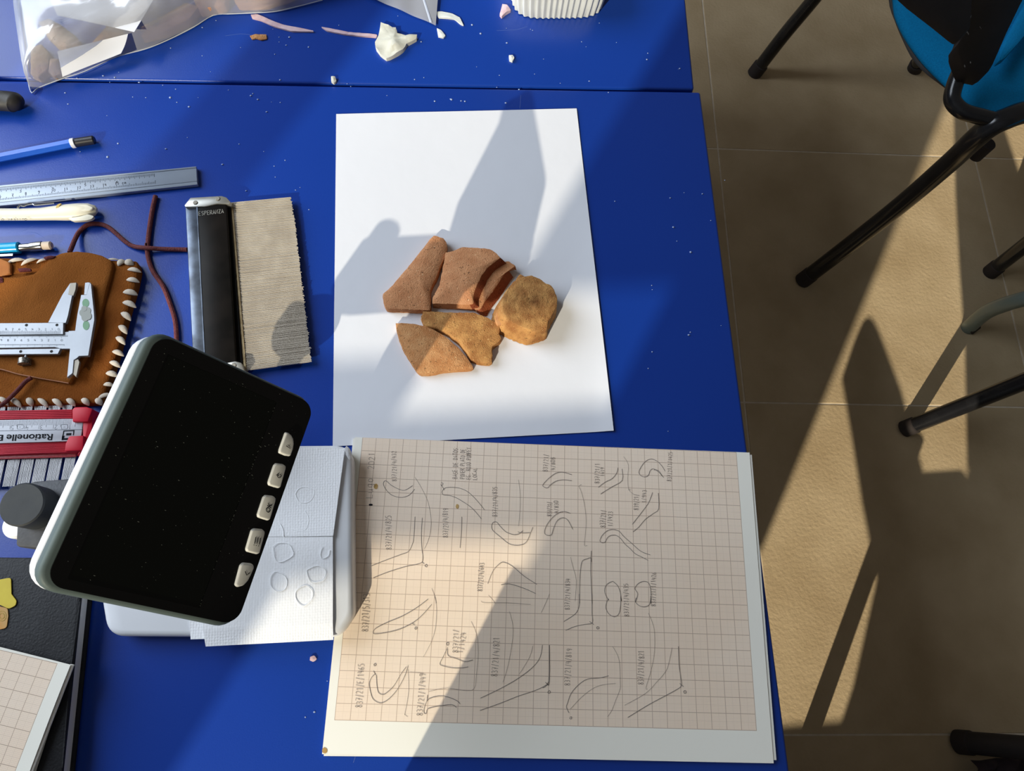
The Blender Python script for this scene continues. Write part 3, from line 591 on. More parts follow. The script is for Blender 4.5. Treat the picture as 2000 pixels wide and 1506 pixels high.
for hi, lo in ((0, -1.3),):
    V = [mloc(a, b, hi) for a, b in out] + [mloc(a, b, hi) for a, b in inn] + [mloc(a, b, lo) for a, b in out] + [mloc(a, b, lo - .1) for a, b in inn]
    F = []
    for i in range(n_):
        j = (i + 1) % n_; F += [[i, j, n_ + j, n_ + i], [i, 2 * n_ + i, 2 * n_ + j, j], [n_ + i, n_ + j, 3 * n_ + j, 3 * n_ + i], [2 * n_ + i, 3 * n_ + i, 3 * n_ + j, 2 * n_ + j]]
    fb.add(V, F)
fr = fb.build('bezel', M['black'], mic)
obj('screen', *prism([mloc(a, b, -.4) for a, b in rrect(sa0 - .3, sa1 + .3, sb0 - .3, sb1 + .3, .5)], [mloc(a, b, -1.3) for a, b in rrect(sa0 - .3, sa1 + .3, sb0 - .3, sb1 + .3, .5)]), M['screen'], mic)
C7 = lambda *p: crop(4.184, 430, 820, p)
BT = [('up', C7((540,103),(558,103),(585,125),(600,155),(605,195),(598,240),(578,296),(540,290),(488,268),(492,240))),
      ('power', C7((462,356),(520,364),(540,378),(538,400),(496,552),(480,557),(405,532),(400,510),(445,375))),
      ('ok', C7((376,617),(440,624),(458,642),(455,665),(410,815),(395,822),(318,795),(312,775),(358,635))),
      ('menu', C7((282,890),(350,897),(368,912),(366,935),(325,1090),(308,1098),(225,1075),(218,1055),(262,905))),
      ('down', C7((192,1170),(262,1176),(280,1192),(278,1215),(255,1270),(228,1320),(195,1355),(150,1368),(128,1350),(170,1190)))]
bo = {}
for nme, pxs in BT:
    P = [mon(u, v, 1.6) for u, v in pxs]; Q = [p - mn * 2.2 for p in P]; cc = sum(P, Vector()) / len(P)
    bo[nme] = (obj('button', *bev(*prism([cc + (p - cc) * .97 for p in P], [cc - mn * 2.2 + (p - cc) * 1.06 for p in P]), .7, 3), M['button'], mic), cc)
def bs_(L, w_): return strokes([[mon(u, v, 1.75) for u, v in l] for l in L], w_, mn)
obj('up_icon', *bs_([C7((540,212),(574,235),(562,205))[:1] + C7((575,236),(562,203))], .38), M['ink'], bo['up'][0], smooth=None)
obj('power_icon', *bs_([C7((480,436),(470,445),(468,462),(478,473),(492,472),(499,458),(492,442)), C7((458,450),(482,455))], .38), M['ink'], bo['power'][0], smooth=None)
obj('menu_icon', *bs_([C7((292,958),(282,1012)), C7((310,960),(300,1012)), C7((330,965),(320,1018)), C7((278,1020),(276,1026)), C7((296,1024),(294,1030)), C7((316,1027),(314,1033))], .38), M['ink'], bo['menu'][0], smooth=None)
obj('down_icon', *bs_([C7((205,1238),(218,1270),(243,1250))], .38), M['ink'], bo['down'][0], smooth=None)
pq = [mon(u, v, 1.62) for u, v in C7((400,765),(425,690),(368,745))]
lettering('ok_print', 'OK', M['ink'], bo['ok'][0], pq[0], pq[1], pq[2] - pq[0], mn, .02)
dv = MB()
for k in range(170):
    a = random.uniform(3, WA - 3); b = random.uniform(3, WB - 3); q = mloc(a, b, .03 if not (sa0 < a < sa1 and sb0 < b < sb1) else -.36); r_ = random.choice((.08, .1, .12, .16, .2))
    dv.add(*ellipsoid(q, ma * r_ * random.choice((1, 1, 2.5)), mb * r_, mn * r_ * .6, 5, 3))
for k in range(40):
    b = random.uniform(sb0, sb1); q = mloc(sa1 + random.gauss(0, .15), b, -.2); dv.add(*ellipsoid(q, ma * .13, mb * .2, mn * .1, 5, 3))
props(dv.build('dust_specks', mat('dust', (.10, .11, .09), .9), mic, smooth=None), kind='stuff')

# paper towel over the base
def towz(s, t): return .25 * noise.noise(Vector((s * 9, t * 13, 1))) + .3
tw = thing('paper_towel', 'white embossed paper towel folded over the microscope base', 'paper towel', tuple(at(560, 1060, 0)))
def towel(name, px, h, seed, zf=None):
    c = [at(u, v, h) for u, v in px]
    def z(s, t):
        p = bil(c, s, t); e = .0
        d = (p.x * .9 + p.y * .45) / 1.25; q = (p.x * -.45 + p.y * .9) / 1.25
        
        return e + .5 * noise.noise(Vector((p.x / 28, p.y / 28, seed))) + (zf(s, t) if zf else 0)
    n = 60; return sheet(name, c, n, n, z, M['towel'], tw, th=.3)
towel('upper_half', [(372, 872), (674, 876), (651, 1047), (380, 1050)], 19, 1, lambda s, t: .8 * s * s)
towel('lower_half', [(376, 1049), (650, 1044), (650, 1250), (400, 1263)], 19, 2, lambda s, t: -1.5 * max(0, t - .85) / .15)
towel('under_layer', [(366, 1140), (430, 1140), (430, 1247), (372, 1249)], 18, 3)
obj('turned_edge', *tube(smoothpath([at(673, 876, 19), at(678, 880, 18.5), at(681, 888, 17.5), at(684, 898, 16.5)], 4), [2.2] * 8 + [2, 1.7, 1.4, 1, .6], 12, .5), M['towel'], tw)
T4 = lambda *p: crop(3.504, 470, 840, p)
LV = [T4((375,440),(395,405),(435,390),(475,400),(505,420),(495,460),(470,490),(430,500),(395,485),(375,440)), T4((440,555),(462,590),(465,630),(445,680),(400,690),(350,680)), T4((270,640),(290,680),(295,730)), T4((222,800),(255,775),(310,775),(345,800),(360,850),(330,880),(270,905),(235,880),(222,800)),
      T4((205,1060),(205,1010),(235,970),(280,985),(315,1020),(310,1080),(270,1105),(230,1095),(205,1060)), T4((420,1070),(450,1065),(490,1100),(490,1150),(460,1185),(425,1205),(385,1170),(375,1120),(395,1085),(420,1070)), T4((560,800),(545,850),(560,880),(600,860),(610,820)), T4((450,960),(520,930),(580,960),(560,1030),(480,1040),(450,960))]
for L in LV: obj('embossed_leaf', *tube([at(u, v, 19.6) for u, v in crop(1, 0, 0, L)] if len(L) < 3 else smoothpath([at(u, v, 19.5) for u, v in L], 4), .22, 8, .8), M['towel'], tw)

# ---------------------------------------------------------------- needle profile gauge with black bar
g5 = lambda *p: crop(3.963, 340, 360, p)
pg = thing('profile_gauge', 'black needle contour gauge with a worn steel edge beside the white sheet', 'contour gauge', tuple(at(490, 560, 0)))
gz = 12
body = [at(u, v, gz) for u, v in g5((90,168),(407,148),(482,1372),(160,1400))]
obj('side_strip', *bev(*prism(ats(g5((88,165),(178,162),(240,1400),(150,1400)), gz - 1.5), ats(g5((88,165),(178,162),(240,1400),(150,1400)), .3)), .8, 2), M['gaugeside'], pg)
obj('bar', *bev(*prism(ats(g5((174,160),(405,146),(484,1395),(236,1402)), gz), [Vector((p.x, p.y, .3)) for p in ats(g5((174,160),(405,146),(484,1395),(236,1402)), gz)]), 1.1, 3), M['gauge'], pg)
obj('bar_step', *bev(*prism(ats(g5((403,146),(436,143),(534,1420),(482,1400)), gz - 4), [Vector((p.x, p.y, .3)) for p in ats(g5((403,146),(436,143),(534,1420),(482,1400)), gz - 4)]), .5, 1), M['gauge'], pg)
obj('brass_edge', *prism(ats(g5((434,143),(452,142),(558,1440),(533,1425)), gz - 5), [Vector((p.x, p.y, 2)) for p in ats(g5((434,143),(452,142),(558,1440),(533,1425)), gz - 5)]), M['gaugegold'], pg)
obj('ridge_line', *prism(ats(g5((172,165),(180,164),(242,1400),(234,1400)), gz + .35), ats(g5((172,165),(180,164),(242,1400),(234,1400)), gz - 2)), M['gaugeside'], pg)
for px in (g5((78,162),(125,102),(368,88),(405,100),(440,138),(425,152),(330,150),(240,172),(88,176)), g5((395,1384),(470,1368),(520,1380),(545,1445),(470,1450))):
    P = ats(px, gz + .9); br = obj('end_bracket', *bev(*prism(P, [Vector((p.x, p.y, .4)) for p in P]), .7, 2), M['bracket'], pg)
    for u, v in (g5((165,142), (338,112)) if px[0][1] < 500 else g5((462,1402),)):
        c = at(u, v, gz + 1.1); obj('screw', *cyl(c - Vector((0, 0, 1)), c + Vector((0, 0, .5)), 1.9, 14, .4), M['steeldark'], br)
nm = MB(); N0a, N0b, N1a, N1b = at(*g5((440,141))[0], 6), at(*g5((910,95))[0], 6), at(*g5((545,1440))[0], 6), at(*g5((1060,1372))[0], 6)
nN = 190; jag = 0
for i in range(nN):
    t = (i + .5) / nN; p = N0a.lerp(N1a, t); q = N0b.lerp(N1b, t); d = (q - p).normalized()
    jag = random.gauss(0, .35) + (.9 if i % 17 == 5 else 0) - (1.5 if i in (21, 22) else 0); q = q + d * (jag + (0 if i > 20 else -.8 + i * .02)); w_ = (N1a - N0a).normalized() * ((N1a - N0a).length / nN / 2 * .80)
    zz = Vector((0, 0, random.uniform(-.28, .28))); r2 = Vector((0, 0, .32)); gap = random.random() < .06
    a, b = p + zz, q + zz + Vector((0, 0, -.6)); w2 = w_ * (.75 if gap else 1)
    nm.add([a - w2 - r2, a + w2 - r2, b + w2 - r2, b - w2 - r2, a - w2 * .5 + r2, a + w2 * .5 + r2, b + w2 * .5 + r2, b - w2 * .5 + r2], [[0, 1, 2, 3], [4, 7, 6, 5], [0, 4, 5, 1], [1, 5, 6, 2], [2, 6, 7, 3], [3, 7, 4, 0]])
props(nm.build('needles', M['needle'], pg, smooth=None), kind='stuff')
obj('needle_backing', *prism([N0a.lerp(N0b, .01) - Vector((0, 0, .5)), N0b.lerp(N0a, .03) - Vector((0, 0, 1.1)), N1b.lerp(N1a, .03) - Vector((0, 0, 1.1)), N1a.lerp(N1b, .01) - Vector((0, 0, .5))], [x - Vector((0, 0, 1.4)) for x in (N0a, N0b.lerp(N0a, .03), N1b.lerp(N1a, .03), N1a)]), M['needle'], pg)
p, q, r_ = [at(*x, gz + .1) for x in g5((192,243),(384,222),(190,212))]
obj('maker_lettering', *strokes(write('ESPERANZA', p, q, r_ - p), .5), mat('worn_silver_print', (.26, .25, .22), .5), pg, smooth=None).location.z += .0001

# ---------------------------------------------------------------- red contour gauge with ruler
rz = 13
R3 = lambda *p: crop(7.529, 0, 760, p)
rg = thing('profile_gauge', 'red plastic contour gauge with a white ruler scale and fanned needle groups', 'contour gauge', tuple(at(40, 850, 0)))
ext = lambda L: L
def rslab(name, px, h, m, b=.5, lo=.4, par=None): P = ats(px, h); return obj(name, *bev(*prism(P, [Vector((p.x, p.y, lo)) for p in P]), b, 2), m, par or rg)
for k in range(5):
    f0, f1 = k / 5, (k + .86) / 5
    L = lambda f: (318 + (440 - 318) * f + 10, 297 + (435 - 297) * f)
    rslab('slat', R3((-700, 330 + 120 * f0), (1060, 297 + 138 * f0), (1060, 297 + 138 * f1), (-700, 330 + 120 * f1)), rz - 1.0, M['redslat'], .3)
for k in range(8):
    f0, f1 = k / 8, (k + .86) / 8
    rslab('slat', R3((-700, 815 + 175 * f0), (985, 780 + 150 * f0), (985, 780 + 150 * f1), (-700, 815 + 175 * f1)), rz - 1.0, M['redslat'], .3)
rslab('bed', R3((-700, 330), (1060, 300), (1220, 470), (1180, 700), (985, 930), (-700, 985)), rz - 2.2, M['redslat'], .4, 3)
rslab('lip', R3((-700, 985), (1000, 915), (1120, 905), (1110, 990), (950, 1000), (-700, 1050)), 8, mat('red_clear_lip', (.62, .10, .11), .35, c2=(.5, .05, .07), scale=500), .3, 6.2)
rul = rslab('ruler_scale', R3((-700, 465), (1060, 437), (1225, 480), (1190, 690), (1010, 765), (-700, 815)), rz + .3, mat('white_scale', (.56, .58, .64), .5), .15, rz - 1)
rslab('scale_divider', R3((-700, 622), (1215, 592), (1214, 598), (-700, 628)), rz + .38, M['greyink'], .01, rz + .2, rul)
rslab('end_cap', R3((1090, 262), (1265, 258), (1360, 290), (1290, 480), (1060, 480), (1058, 300)), rz + 3, M['red'], .9)
rslab('end_cap', R3((1012, 690), (1230, 680), (1215, 900), (945, 915), (960, 800)), rz + 3, M['red'], .9)
rslab('end_block', R3((1270, 265), (1365, 310), (1350, 600), (1225, 905), (1120, 985), (1190, 860), (1215, 680), (1215, 480)), rz + .5, M['red'], .8)
rslab('end_rib', R3((1380, 370), (1435, 360), (1380, 640), (1250, 900), (1230, 890), (1345, 600)), 8, M['red'], .5)
nd = MB(); nd2 = MB()
def needle_band(b_, pA, pB, qA, qB, n, gaps):
    for i in range(n):
        t = (i + .5) / n
        if any(abs(t - g) < .0075 for g in gaps): continue
        p, q = pA.lerp(pB, t), qA.lerp(qB, t); wv = (pB - pA) / n * .36; u_ = Vector((0, 0, .35)); z_ = Vector((0, 0, random.uniform(-.12, .12)))
        b_.add([p - wv - u_ + z_, p + wv - u_ + z_, q + wv - u_ + z_, q - wv - u_ + z_, p - wv * .5 + u_ + z_, p + wv * .5 + u_ + z_, q + wv * .5 + u_ + z_, q - wv * .5 + u_ + z_], [[0, 1, 2, 3], [4, 7, 6, 5], [0, 4, 5, 1], [1, 5, 6, 2], [2, 6, 7, 3], [3, 7, 4, 0]])
pA, pB, qA, qB = [at(*x, 5.5) for x in R3((-820, 985), (1130, 930), (-930, 1470), (1040, 1400))]
gl = [(110 + 211 * k + 820) / 1950 for k in range(-4, 6)]
needle_band(nd, pA, pB, qA, qB, 150, gl); nb = nd.build('needles', M['needle2'], rg, smooth=None); props(nb, kind='stuff')
pA, pB, qA, qB = [at(*x, 5.5) for x in R3((-700, 240), (1075, 222), (-710, 330), (1065, 300))]
needle_band(nd2, pA, pB, qA, qB, 120, [(95 + 203 * k + 700) / 1775 for k in range(-3, 6)]); props(nd2.build('needle_tips', M['needle2'], rg, smooth=None), kind='stuff')
tk = []
for k in range(0, 66):                       # millimetre ticks, zero at the right end
    u = 1215 - 21.2 * k; y0 = 443 + (1060 - u) * .016; ln = 95 if k % 5 else (130 if k % 10 else 158)
    if u < 1055 or k % 10 == 0 or k % 5 == 0: tk.append([at(*x, rz + .38) for x in R3((u + 2, y0 + (35 if u > 1050 else 0)), (u - ln * .06, y0 + ln * .85))])
obj('scale_ticks', *strokes(tk, .16), M['greyink'], rul, smooth=None)
dg = []
for ch, x in (('1', 1025), ('2', 822), ('3', 607), ('4', 392), ('5', 178)):
    p, q, h_ = [at(*y, rz + .38) for y in R3((x + 26, 527 + (1025 - x) * .012), (x - 34, 529 + (1025 - x) * .012), (x + 20, 588 + (1025 - x) * .012))]
    dg += write(ch, p, p + (q - p) * .75, h_ - p)
for x0 in (900, 248):
    dg.append([at(*y, rz + .38) for y in R3((x0, 525), (x0 + 90, 524), (x0 + 100, 560), (x0 + 85, 585), (x0 + 5, 588), (x0, 525))]); dg.append([at(*y, rz + .38) for y in R3((x0 + 30, 558), (x0 + 60, 556))])
obj('scale_digits', *strokes(dg, .22), M['greyink'], rul, smooth=None)
p, q, h_ = [at(*x, rz + .36) for x in R3((778, 660), (102, 672), (765, 752))]
lettering('printed_word', 'Rationelle', M['ink'], rul, p, q, h_ - p, (0, 0, 1), .012)
p, q, h_ = [at(*x, rz + .36) for x in R3((48, 674), (-210, 679), (38, 760))]
lettering('printed_word', 'Bau', M['ink'], rul, p, q, h_ - p, (0, 0, 1), .012)
lg = MB(); 
for px in (R3((932,610),(1095,603),(1092,617),(930,624)), R3((932,610),(947,610),(920,750),(905,752)), R3((1080,605),(1095,603),(1085,680),(1070,680)), R3((975,650),(1050,645),(1046,680),(972,682)), R3((912,690),(950,686),(942,722),(1000,718),(995,748),(906,752))):
    lg.add(*slab(ats(px, rz + .42), .1))
lg.build('printed_logo', M['ink'], rul, smooth=None)

# ---------------------------------------------------------------- suede pouch with white lacing
L4 = lambda *p: crop(3.0125, 0, 460, p)
po = thing('suede_pouch', 'brown suede pouch edged with white lacing, lying under the caliper', 'pouch', tuple(at(110, 640, 0)))
PP = L4((-330, 135), (0, 128), (180, 135), (320, 128), (480, 150), (660, 143), (800, 148), (815, 190), (795, 290), (740, 480), (690, 680), (630, 880), (602, 985), (400, 990), (150, 1000), (-330, 1010))
def soft(name, px, h, th, m, parent, n=110, dome=2.5, wob=.5, rad=3.0):
    top = resample([at(u, v, h) for u, v in px], n); c = sum(top, Vector()) / n; V, F = [], []
    prof = [(1.0, -th), (1.004, -th * .55), (1.0, -th * .18), (1 - rad * .004, -.02 * th), (.93, .25), (.84, .45), (.7, .6), (.5, .8), (.28, .95)]
    for s, z in prof:
        for p in top:
            q = c.lerp(p, s); q.z = h + (z if z < 0 else dome * z * (1 - s) * 2) + wob * noise.noise(Vector((q.x / 14, q.y / 14, h))) * (1 if z > -th * .9 else 0); V.append(q)
    V.append(Vector((c.x, c.y, h + dome)))
    for j in range(len(prof) - 1):
        for i in range(n): i2 = (i + 1) % n; F.append([j * n + i, j * n + i2, (j + 1) * n + i2, (j + 1) * n + i])
    R_ = len(prof) - 1
    for i in range(n): F.append([R_ * n + i, R_ * n + (i + 1) % n, len(V) - 1])
    F.append(list(range(n - 1, -1, -1)))
    return obj(name, V, F, m, parent, smooth=60)
soft('back_panel', PP, 8, 7.6, M['leather'], po, dome=.8)
FP = L4((-330, 240), (0, 245), (110, 245), (200, 225), (250, 185), (300, 130), (370, 100), (450, 92), (530, 100), (600, 118), (650, 145), (660, 175), (648, 230), (620, 330), (595, 430), (560, 560), (520, 680), (470, 780), (430, 835), (405, 868), (330, 855), (230, 838), (110, 815), (0, 785), (-330, 760))
soft('flap', FP, 11.5, 4.2, M['suede'], po, n=140, dome=1.2, wob=.7)
soft('orange_corner', L4((-330, 140), (0, 135), (60, 160), (62, 225), (20, 240), (-330, 245)), 10.5, 2.5, M['orange'], po, n=50, dome=.4, wob=.3)
obj('flap_edge', *tube(smoothpath([at(u, v, 10.6) for u, v in L4((-100, 775), (0, 785), (110, 815), (230, 838), (330, 855), (405, 868))], 5), .55, 8), mat('cut_suede_edge', (.42, .19, .10), .9), po)
for px in (L4((105, 195), (150, 190), (180, 195), (182, 208), (110, 212)), L4((255, 128), (290, 118), (325, 120), (310, 132), (262, 140)), L4((-10, 245), (15, 248), (18, 275), (-10, 280))):
    soft('maroon_patch', px, 12.6 if px[0][1] < 530 else 12.4, 1.4, mat('maroon_suede', (.09, .012, .016), .95, bump=.7, bscale=700), po, n=24, dome=.4, wob=.2)
ST = [(90,145,42,18,-10),(165,150,40,18,-25),(245,146,30,12,-20),(660,140,34,10,0),(712,158,22,26,-35),(757,160,24,30,15),(788,202,36,20,15),(780,262,34,22,15),(765,335,38,26,15),(760,402,38,25,25),(740,472,34,26,40),(722,550,32,26,45),(708,615,32,24,40),(693,690,32,22,25),(675,755,32,22,30),(657,815,32,24,20),(637,877,26,18,10),(615,942,34,18,-15),(578,977,22,26,40),(500,977,26,24,40),(415,979,30,22,40),(335,983,34,22,40),(250,981,36,20,40),(172,978,26,26,50),(90,980,40,22,40),(18,972,34,20,40),(-70,975,36,22,40),(-150,975,36,22,40)]
for x, y, a, b, ang in ST:
    c = at(*L4((x, y))[0], 9.2); s_ = 1 / 3.0125 / 2.45; t = math.radians(ang); ax = Vector((math.cos(t), -math.sin(t), 0)); ay = Vector((math.sin(t), math.cos(t), 0))
    L_ = a * s_ * 1.12; W_ = b * s_ * .62
    SP = [c + ax * L_ * k + ay * (W_ * .5 * math.cos(k * 1.5) - W_ * .3) + Vector((0, 0, 1.3 * (1 - k * k) - 1.2)) for k in (-1, -.7, -.35, 0, .35, .7, 1)]
    obj('stitch', *tube(SP, [W_ * q for q in (.25, .72, 1, 1.08, .98, .66, .15)], 12, .55), M['lace'], po)
L4c = [at(*x, 12.0) for x in L4((-40, 1020), (20, 990), (90, 925), (150, 860), (185, 838))]
obj('tie_cord', *tube(smoothpath(L4c, 6), 1.5, 10), M['cord'], po)
C3 = lambda *p: crop(4.707, 0, 240, p)
pa = [at(*x, z) for x, z in zip(C3((640,1190),(665,1130),(690,1070),(730,1000),(800,940),(890,928),(980,950),(1060,1010),(1150,1090),(1230,1135),(1350,1150),(1500,1160),(1720,1165)), (10, 9, 5, 2.2, 2, 2, 2, 2, 2, 2, 4.4, 2.5, .9 + 1))]
pb = [at(*x, 1.9) for x in L4((1090, 80), (1150, 120), (1180, 300), (1190, 520), (1160, 660), (1090, 700), (1040, 640), (1037, 560), (1028, 490), (1000, 400), (960, 300), (900, 210), (872, 130), (865, 50))][6:] + [at(*x, 1.9) for x in C3((1355, 1170), (1365, 1050), (1385, 900), (1405, 780), (1430, 672))]
pa2 = smoothpath(pa, 8); pb2 = smoothpath(pb, 8)
cd = obj('cord', *tube(pa2, 1.75, 10), M['cord']); props(cd, 'maroon cord arching from the pouch to under the black contour gauge', 'cord', 'maroon cords')
cd = obj('cord', *tube(pb2, 1.85, 10), M['cord']); props(cd, 'maroon cord standing straight up the desk between ruler and monitor', 'cord', 'maroon cords')

# ---------------------------------------------------------------- vernier caliper on the pouch
K5 = lambda *p: crop(6.546, 0, 530, p)
cz = 15.0
ca = thing('vernier_caliper', 'steel vernier caliper with a green floral emblem lying on the suede pouch', 'caliper', tuple(at(100, 640, 12)))
def cs(name, px, h, th, m, b=.25, par=None): return obj(name, *bev(*slab(ats(px, h), th), b, 1), m, par or ca)
fj = cs('fixed_jaw', K5((1035,300),(1105,297),(1150,140),(1165,160),(1205,540),(1208,620),(1182,770),(1130,1078),(1010,1085),(985,1110),(945,1135),(930,1300),(855,1362),(882,1080),(893,990),(780,992),(775,965),(850,940),(875,760),(958,757),(985,560)), cz + 1, 2.8, M['steel'])
cs('jaw_tip', K5((1085,145),(1120,138),(1152,142),(1110,300),(1072,298)), cz + .6, 2.4, M['steel'])
cs('inside_tip', K5((945,1135),(1000,1120),(1018,1160),(975,1355),(925,1305)), cz + .4, 2.2, M['steeldark'])
cs('beam', K5((-330,815),(895,770),(885,985),(775,990),(700,970),(-330,985)), cz + .3, 2.8, M['steel'])
sj = cs('sliding_jaw', K5((895,150),(980,142),(970,220),(935,315),(870,300),(925,305),(870,570),(842,660),(812,662),(612,655),(800,290)), cz + 1.1, 2.6, M['steel'])
cs('slider_tip', K5((895,148),(978,142),(968,230),(940,312),(868,298)), cz + 1.25, 2.4, M['steeldark'])
up = cs('vernier_plate', K5((-330,690),(0,660),(812,655),(808,805),(-330,815)), cz + 1.6, 2.6, M['steel'])
lo = cs('lower_plate', K5((-330,1000),(775,985),(740,1058),(-330,1065)), cz + 1.6, 2.6, M['steel'])
for par, pts in ((up, ((338,688),(728,686))), (lo, ((265,1025),(658,1024)))):
    for x, y in pts: c = at(*K5((x, y))[0], cz + 1.6); obj('screw', *cyl(c - Vector((0, 0, .5)), c + Vector((0, 0, .12)), 1.05, 14), M['gauge'], par)
a, b = at(*K5((335,1065))[0], cz), at(*K5((325,1125))[0], cz); st = obj('thumb_screw', *cyl(a, b, .9, 10), M['steel'], ca)
a, b = at(*K5((245,1160))[0], cz - .8), at(*K5((385,1165))[0], cz - .8)
obj('knurled_head', *tube([at(*K5((318,1112))[0], cz - .6), at(*K5((317,1120))[0], cz - .6), at(*K5((312,1190))[0], cz - .6)], [3.2, 4.0, 4.2], 28), mat('knurled_steel', (.36, .33, .28), .4, .6, c2=(.12, .11, .1), scale=900, lo=.45, hi=.55), st)
e1 = MB(); e2 = MB()
_dz = [0]
def disc(b_, pts, h):
    _dz[0] += .035; b_.add(*slab(ats(pts, h + _dz[0]), .03))
def ell(cx, cy, rx, ry, rot=0, n=18): return K5(*[(cx + rx * math.cos(t) * math.cos(rot) - ry * math.sin(t) * math.sin(rot), cy + rx * math.cos(t) * math.sin(rot) + ry * math.sin(t) * math.cos(rot)) for t in [2 * math.pi * k / n for k in range(n)]])
for q in (ell(1095, 405, 44, 55), ell(1100, 690, 42, 60)): disc(e1, q, cz + 1.1)
for q in (ell(1060, 530, 48, 48), ell(1115, 500, 45, 45), ell(1085, 590, 45, 50), ell(1130, 570, 38, 50), ell(1075, 475, 36, 34)): disc(e2, q, cz + 1.16)
e1.build('emblem', M['emblem'], fj, smooth=None); e2.build('emblem_flower', M['emblem2'], fj, smooth=None)
tk = []
for k in range(64):
    u = 770 - 12.2 * k; tk.append([at(*x, cz + 1.68) for x in K5((u, 802), (u, 765 if k % 5 else 752))])
for k in range(95):
    u = 880 - 9.4 * k; tk.append([at(*x, cz + .38) for x in K5((u, 818), (u, 835 if k % 10 else 850))]); tk.append([at(*x, cz + .38) for x in K5((u - 60, 930), (u - 60, 945 if k % 10 else 960))])
obj('graduations', *strokes(tk, .13), M['greyink'], ca, smooth=None)
dg = []
for i, x in enumerate(range(750, 60, -84)): p, q, h_ = [at(*y, cz + 1.68) for y in K5((x - 12, 752), (x + 12, 752), (x - 12, 728))]; dg += write(str(i)[-1], p, q, h_ - p)
for i, x in enumerate(range(790, 0, -86)): p, q, h_ = [at(*y, cz + .4) for y in K5((x - 12, 892), (x + 12, 892), (x - 12, 868))]; dg += write(str(i)[-1], p, q, h_ - p)
obj('scale_digits', *strokes(dg, .2), M['greyink'], ca, smooth=None)

# ---------------------------------------------------------------- ruler, pens, pencils on the left
ru = thing('ruler', 'grey aluminium ruler with engraved scales lying across the left of the desk', 'ruler', tuple(at(190, 360, 0)))
def c3slab(name, px, h, lo_, m, par, b=.3): P = ats(C3(*px), h); return obj(name, *bev(*prism(P, [Vector((p.x, p.y, lo_)) for p in P]), b, 2), m, par)
c3slab('rail', ((-400, 614), (0, 575), (1803, 400), (1812, 535), (0, 730), (-400, 772)), 4.0, .3, M['alu'], ru)
c3slab('lower_edge', ((-400, 765), (0, 722), (1808, 527), (1816, 566), (0, 762), (-400, 806)), 3.6, .3, M['alu'], ru)
c3slab('upper_lip', ((-400, 612), (0, 573), (1803, 399), (1804, 412), (0, 590), (-400, 629)), 4.5, 3.5, M['alu'], ru)
tk, dg = [], []
yu = lambda x: 604 - .0975 * x; yl = lambda x: 712 - .108 * x
for k in range(0, 132):
    x = 1418 - 18.3 * k * .62
    if x > -350: tk.append([at(*y, 4.1) for y in C3((x, yu(x)), (x + 1, yu(x) + (20 if k % 4 else 32)))])
for k in range(0, 150):
    x = 1428 - 11.9 * k
    if x > -350: tk.append([at(*y, 4.1) for y in C3((x, yl(x)), (x - 1, yl(x) - (16 if k % 5 else (24 if k % 10 else 30))))])
obj('graduations', *strokes(tk, .2), M['ink'], ru, smooth=None)
for t, x in (('6', 0), ('7', 115), ('8', 237), ('9', 357), ('10', 490), ('11', 605), ('12', 725), ('13', 845), ('14', 960), ('15', 1075), ('cm', 1140)):
    y = yl(x) - 34; p, q, h_ = [at(*z, 4.1) for z in C3((x - 9 * len(t), y + 8), (x + 9 * len(t), y + 8 - 2 * len(t)), (x - 9 * len(t), y - 14))]; dg += write(t, p, q, h_ - p)
for t, x in (('3', 187), ('4', 484), ('5', 783), ('6', 1075)):
    y = yu(x) + 46; p, q, h_ = [at(*z, 4.1) for z in C3((x - 8, y + 8), (x + 9, y + 6), (x - 8, y - 12))]; dg += write(t, p, q, h_ - p)
obj('scale_digits', *strokes(dg, .28), M['ink'], ru, smooth=None)

bp = thing('pencil', 'bright blue pencil with a white band and black end, nearest the top left', 'pencil', tuple(at(60, 290, 0)))
ax0, ax1, ax2, ax3 = [at(*x, 4) for x in C3((-420, 405), (655, 190), (692, 183), (872, 155))]
obj('barrel', *tube([ax0, ax1], 3.7, 6), M['bluepen'], bp, smooth=20)
obj('white_band', *cyl(ax1, ax2, 4.0, 24, .3), M['white'], bp); obj('end_cap', *cyl(ax2, ax3, 3.55, 24, 1.0), M['bluecap'], bp)
lp = thing('mechanical_pencil', 'light blue mechanical pencil with chrome grip and pale eraser above the pouch', 'pencil', tuple(at(30, 486, 0)))
q0, q1, q2, q3, q4 = [at(*x, 4.2) for x in C3((-420, 1185), (185, 1148), (290, 1140), (390, 1130), (478, 1126))]
obj('barrel', *cyl(q0, q1, 4.6, 28, .8), M['cyan'], lp); obj('grip', *tube([q1, q1.lerp(q2, .9), q2, q3], [2.9, 3.0, 3.5, 3.7], 24), M['chrome'], lp); obj('eraser', *cyl(q3 - (q3 - q2) * .05, q4, 3.2, 20, 1.0), M['eraser'], lp)
a, b = at(*C3((-420, 1238))[0], 7), at(*C3((120, 1215))[0], 7); obj('clip', *box((a + b) / 2, (b - a) / 2, (0, .9, 0), (0, 0, .5)), M['chrome'], lp)
K6 = lambda *p: crop(7.529, 0, 320, p)
wp = thing('clutch_pencil', 'cream plastic clutch pencil with a wavy grip below the ruler', 'pencil', tuple(at(90, 415, 0)))
pts = ats(K6((-700, 740), (-100, 745), (300, 745), (600, 740), (800, 725), (980, 715), (1150, 705), (1300, 690), (1390, 690), (1425, 690)), 5)
obj('barrel', *tube(pts, [5.2, 5.2, 5.15, 5.4, 6.2, 7.0, 7.2, 6.3, 4.6, 2.2], 32, .68), M['creampen'], wp)
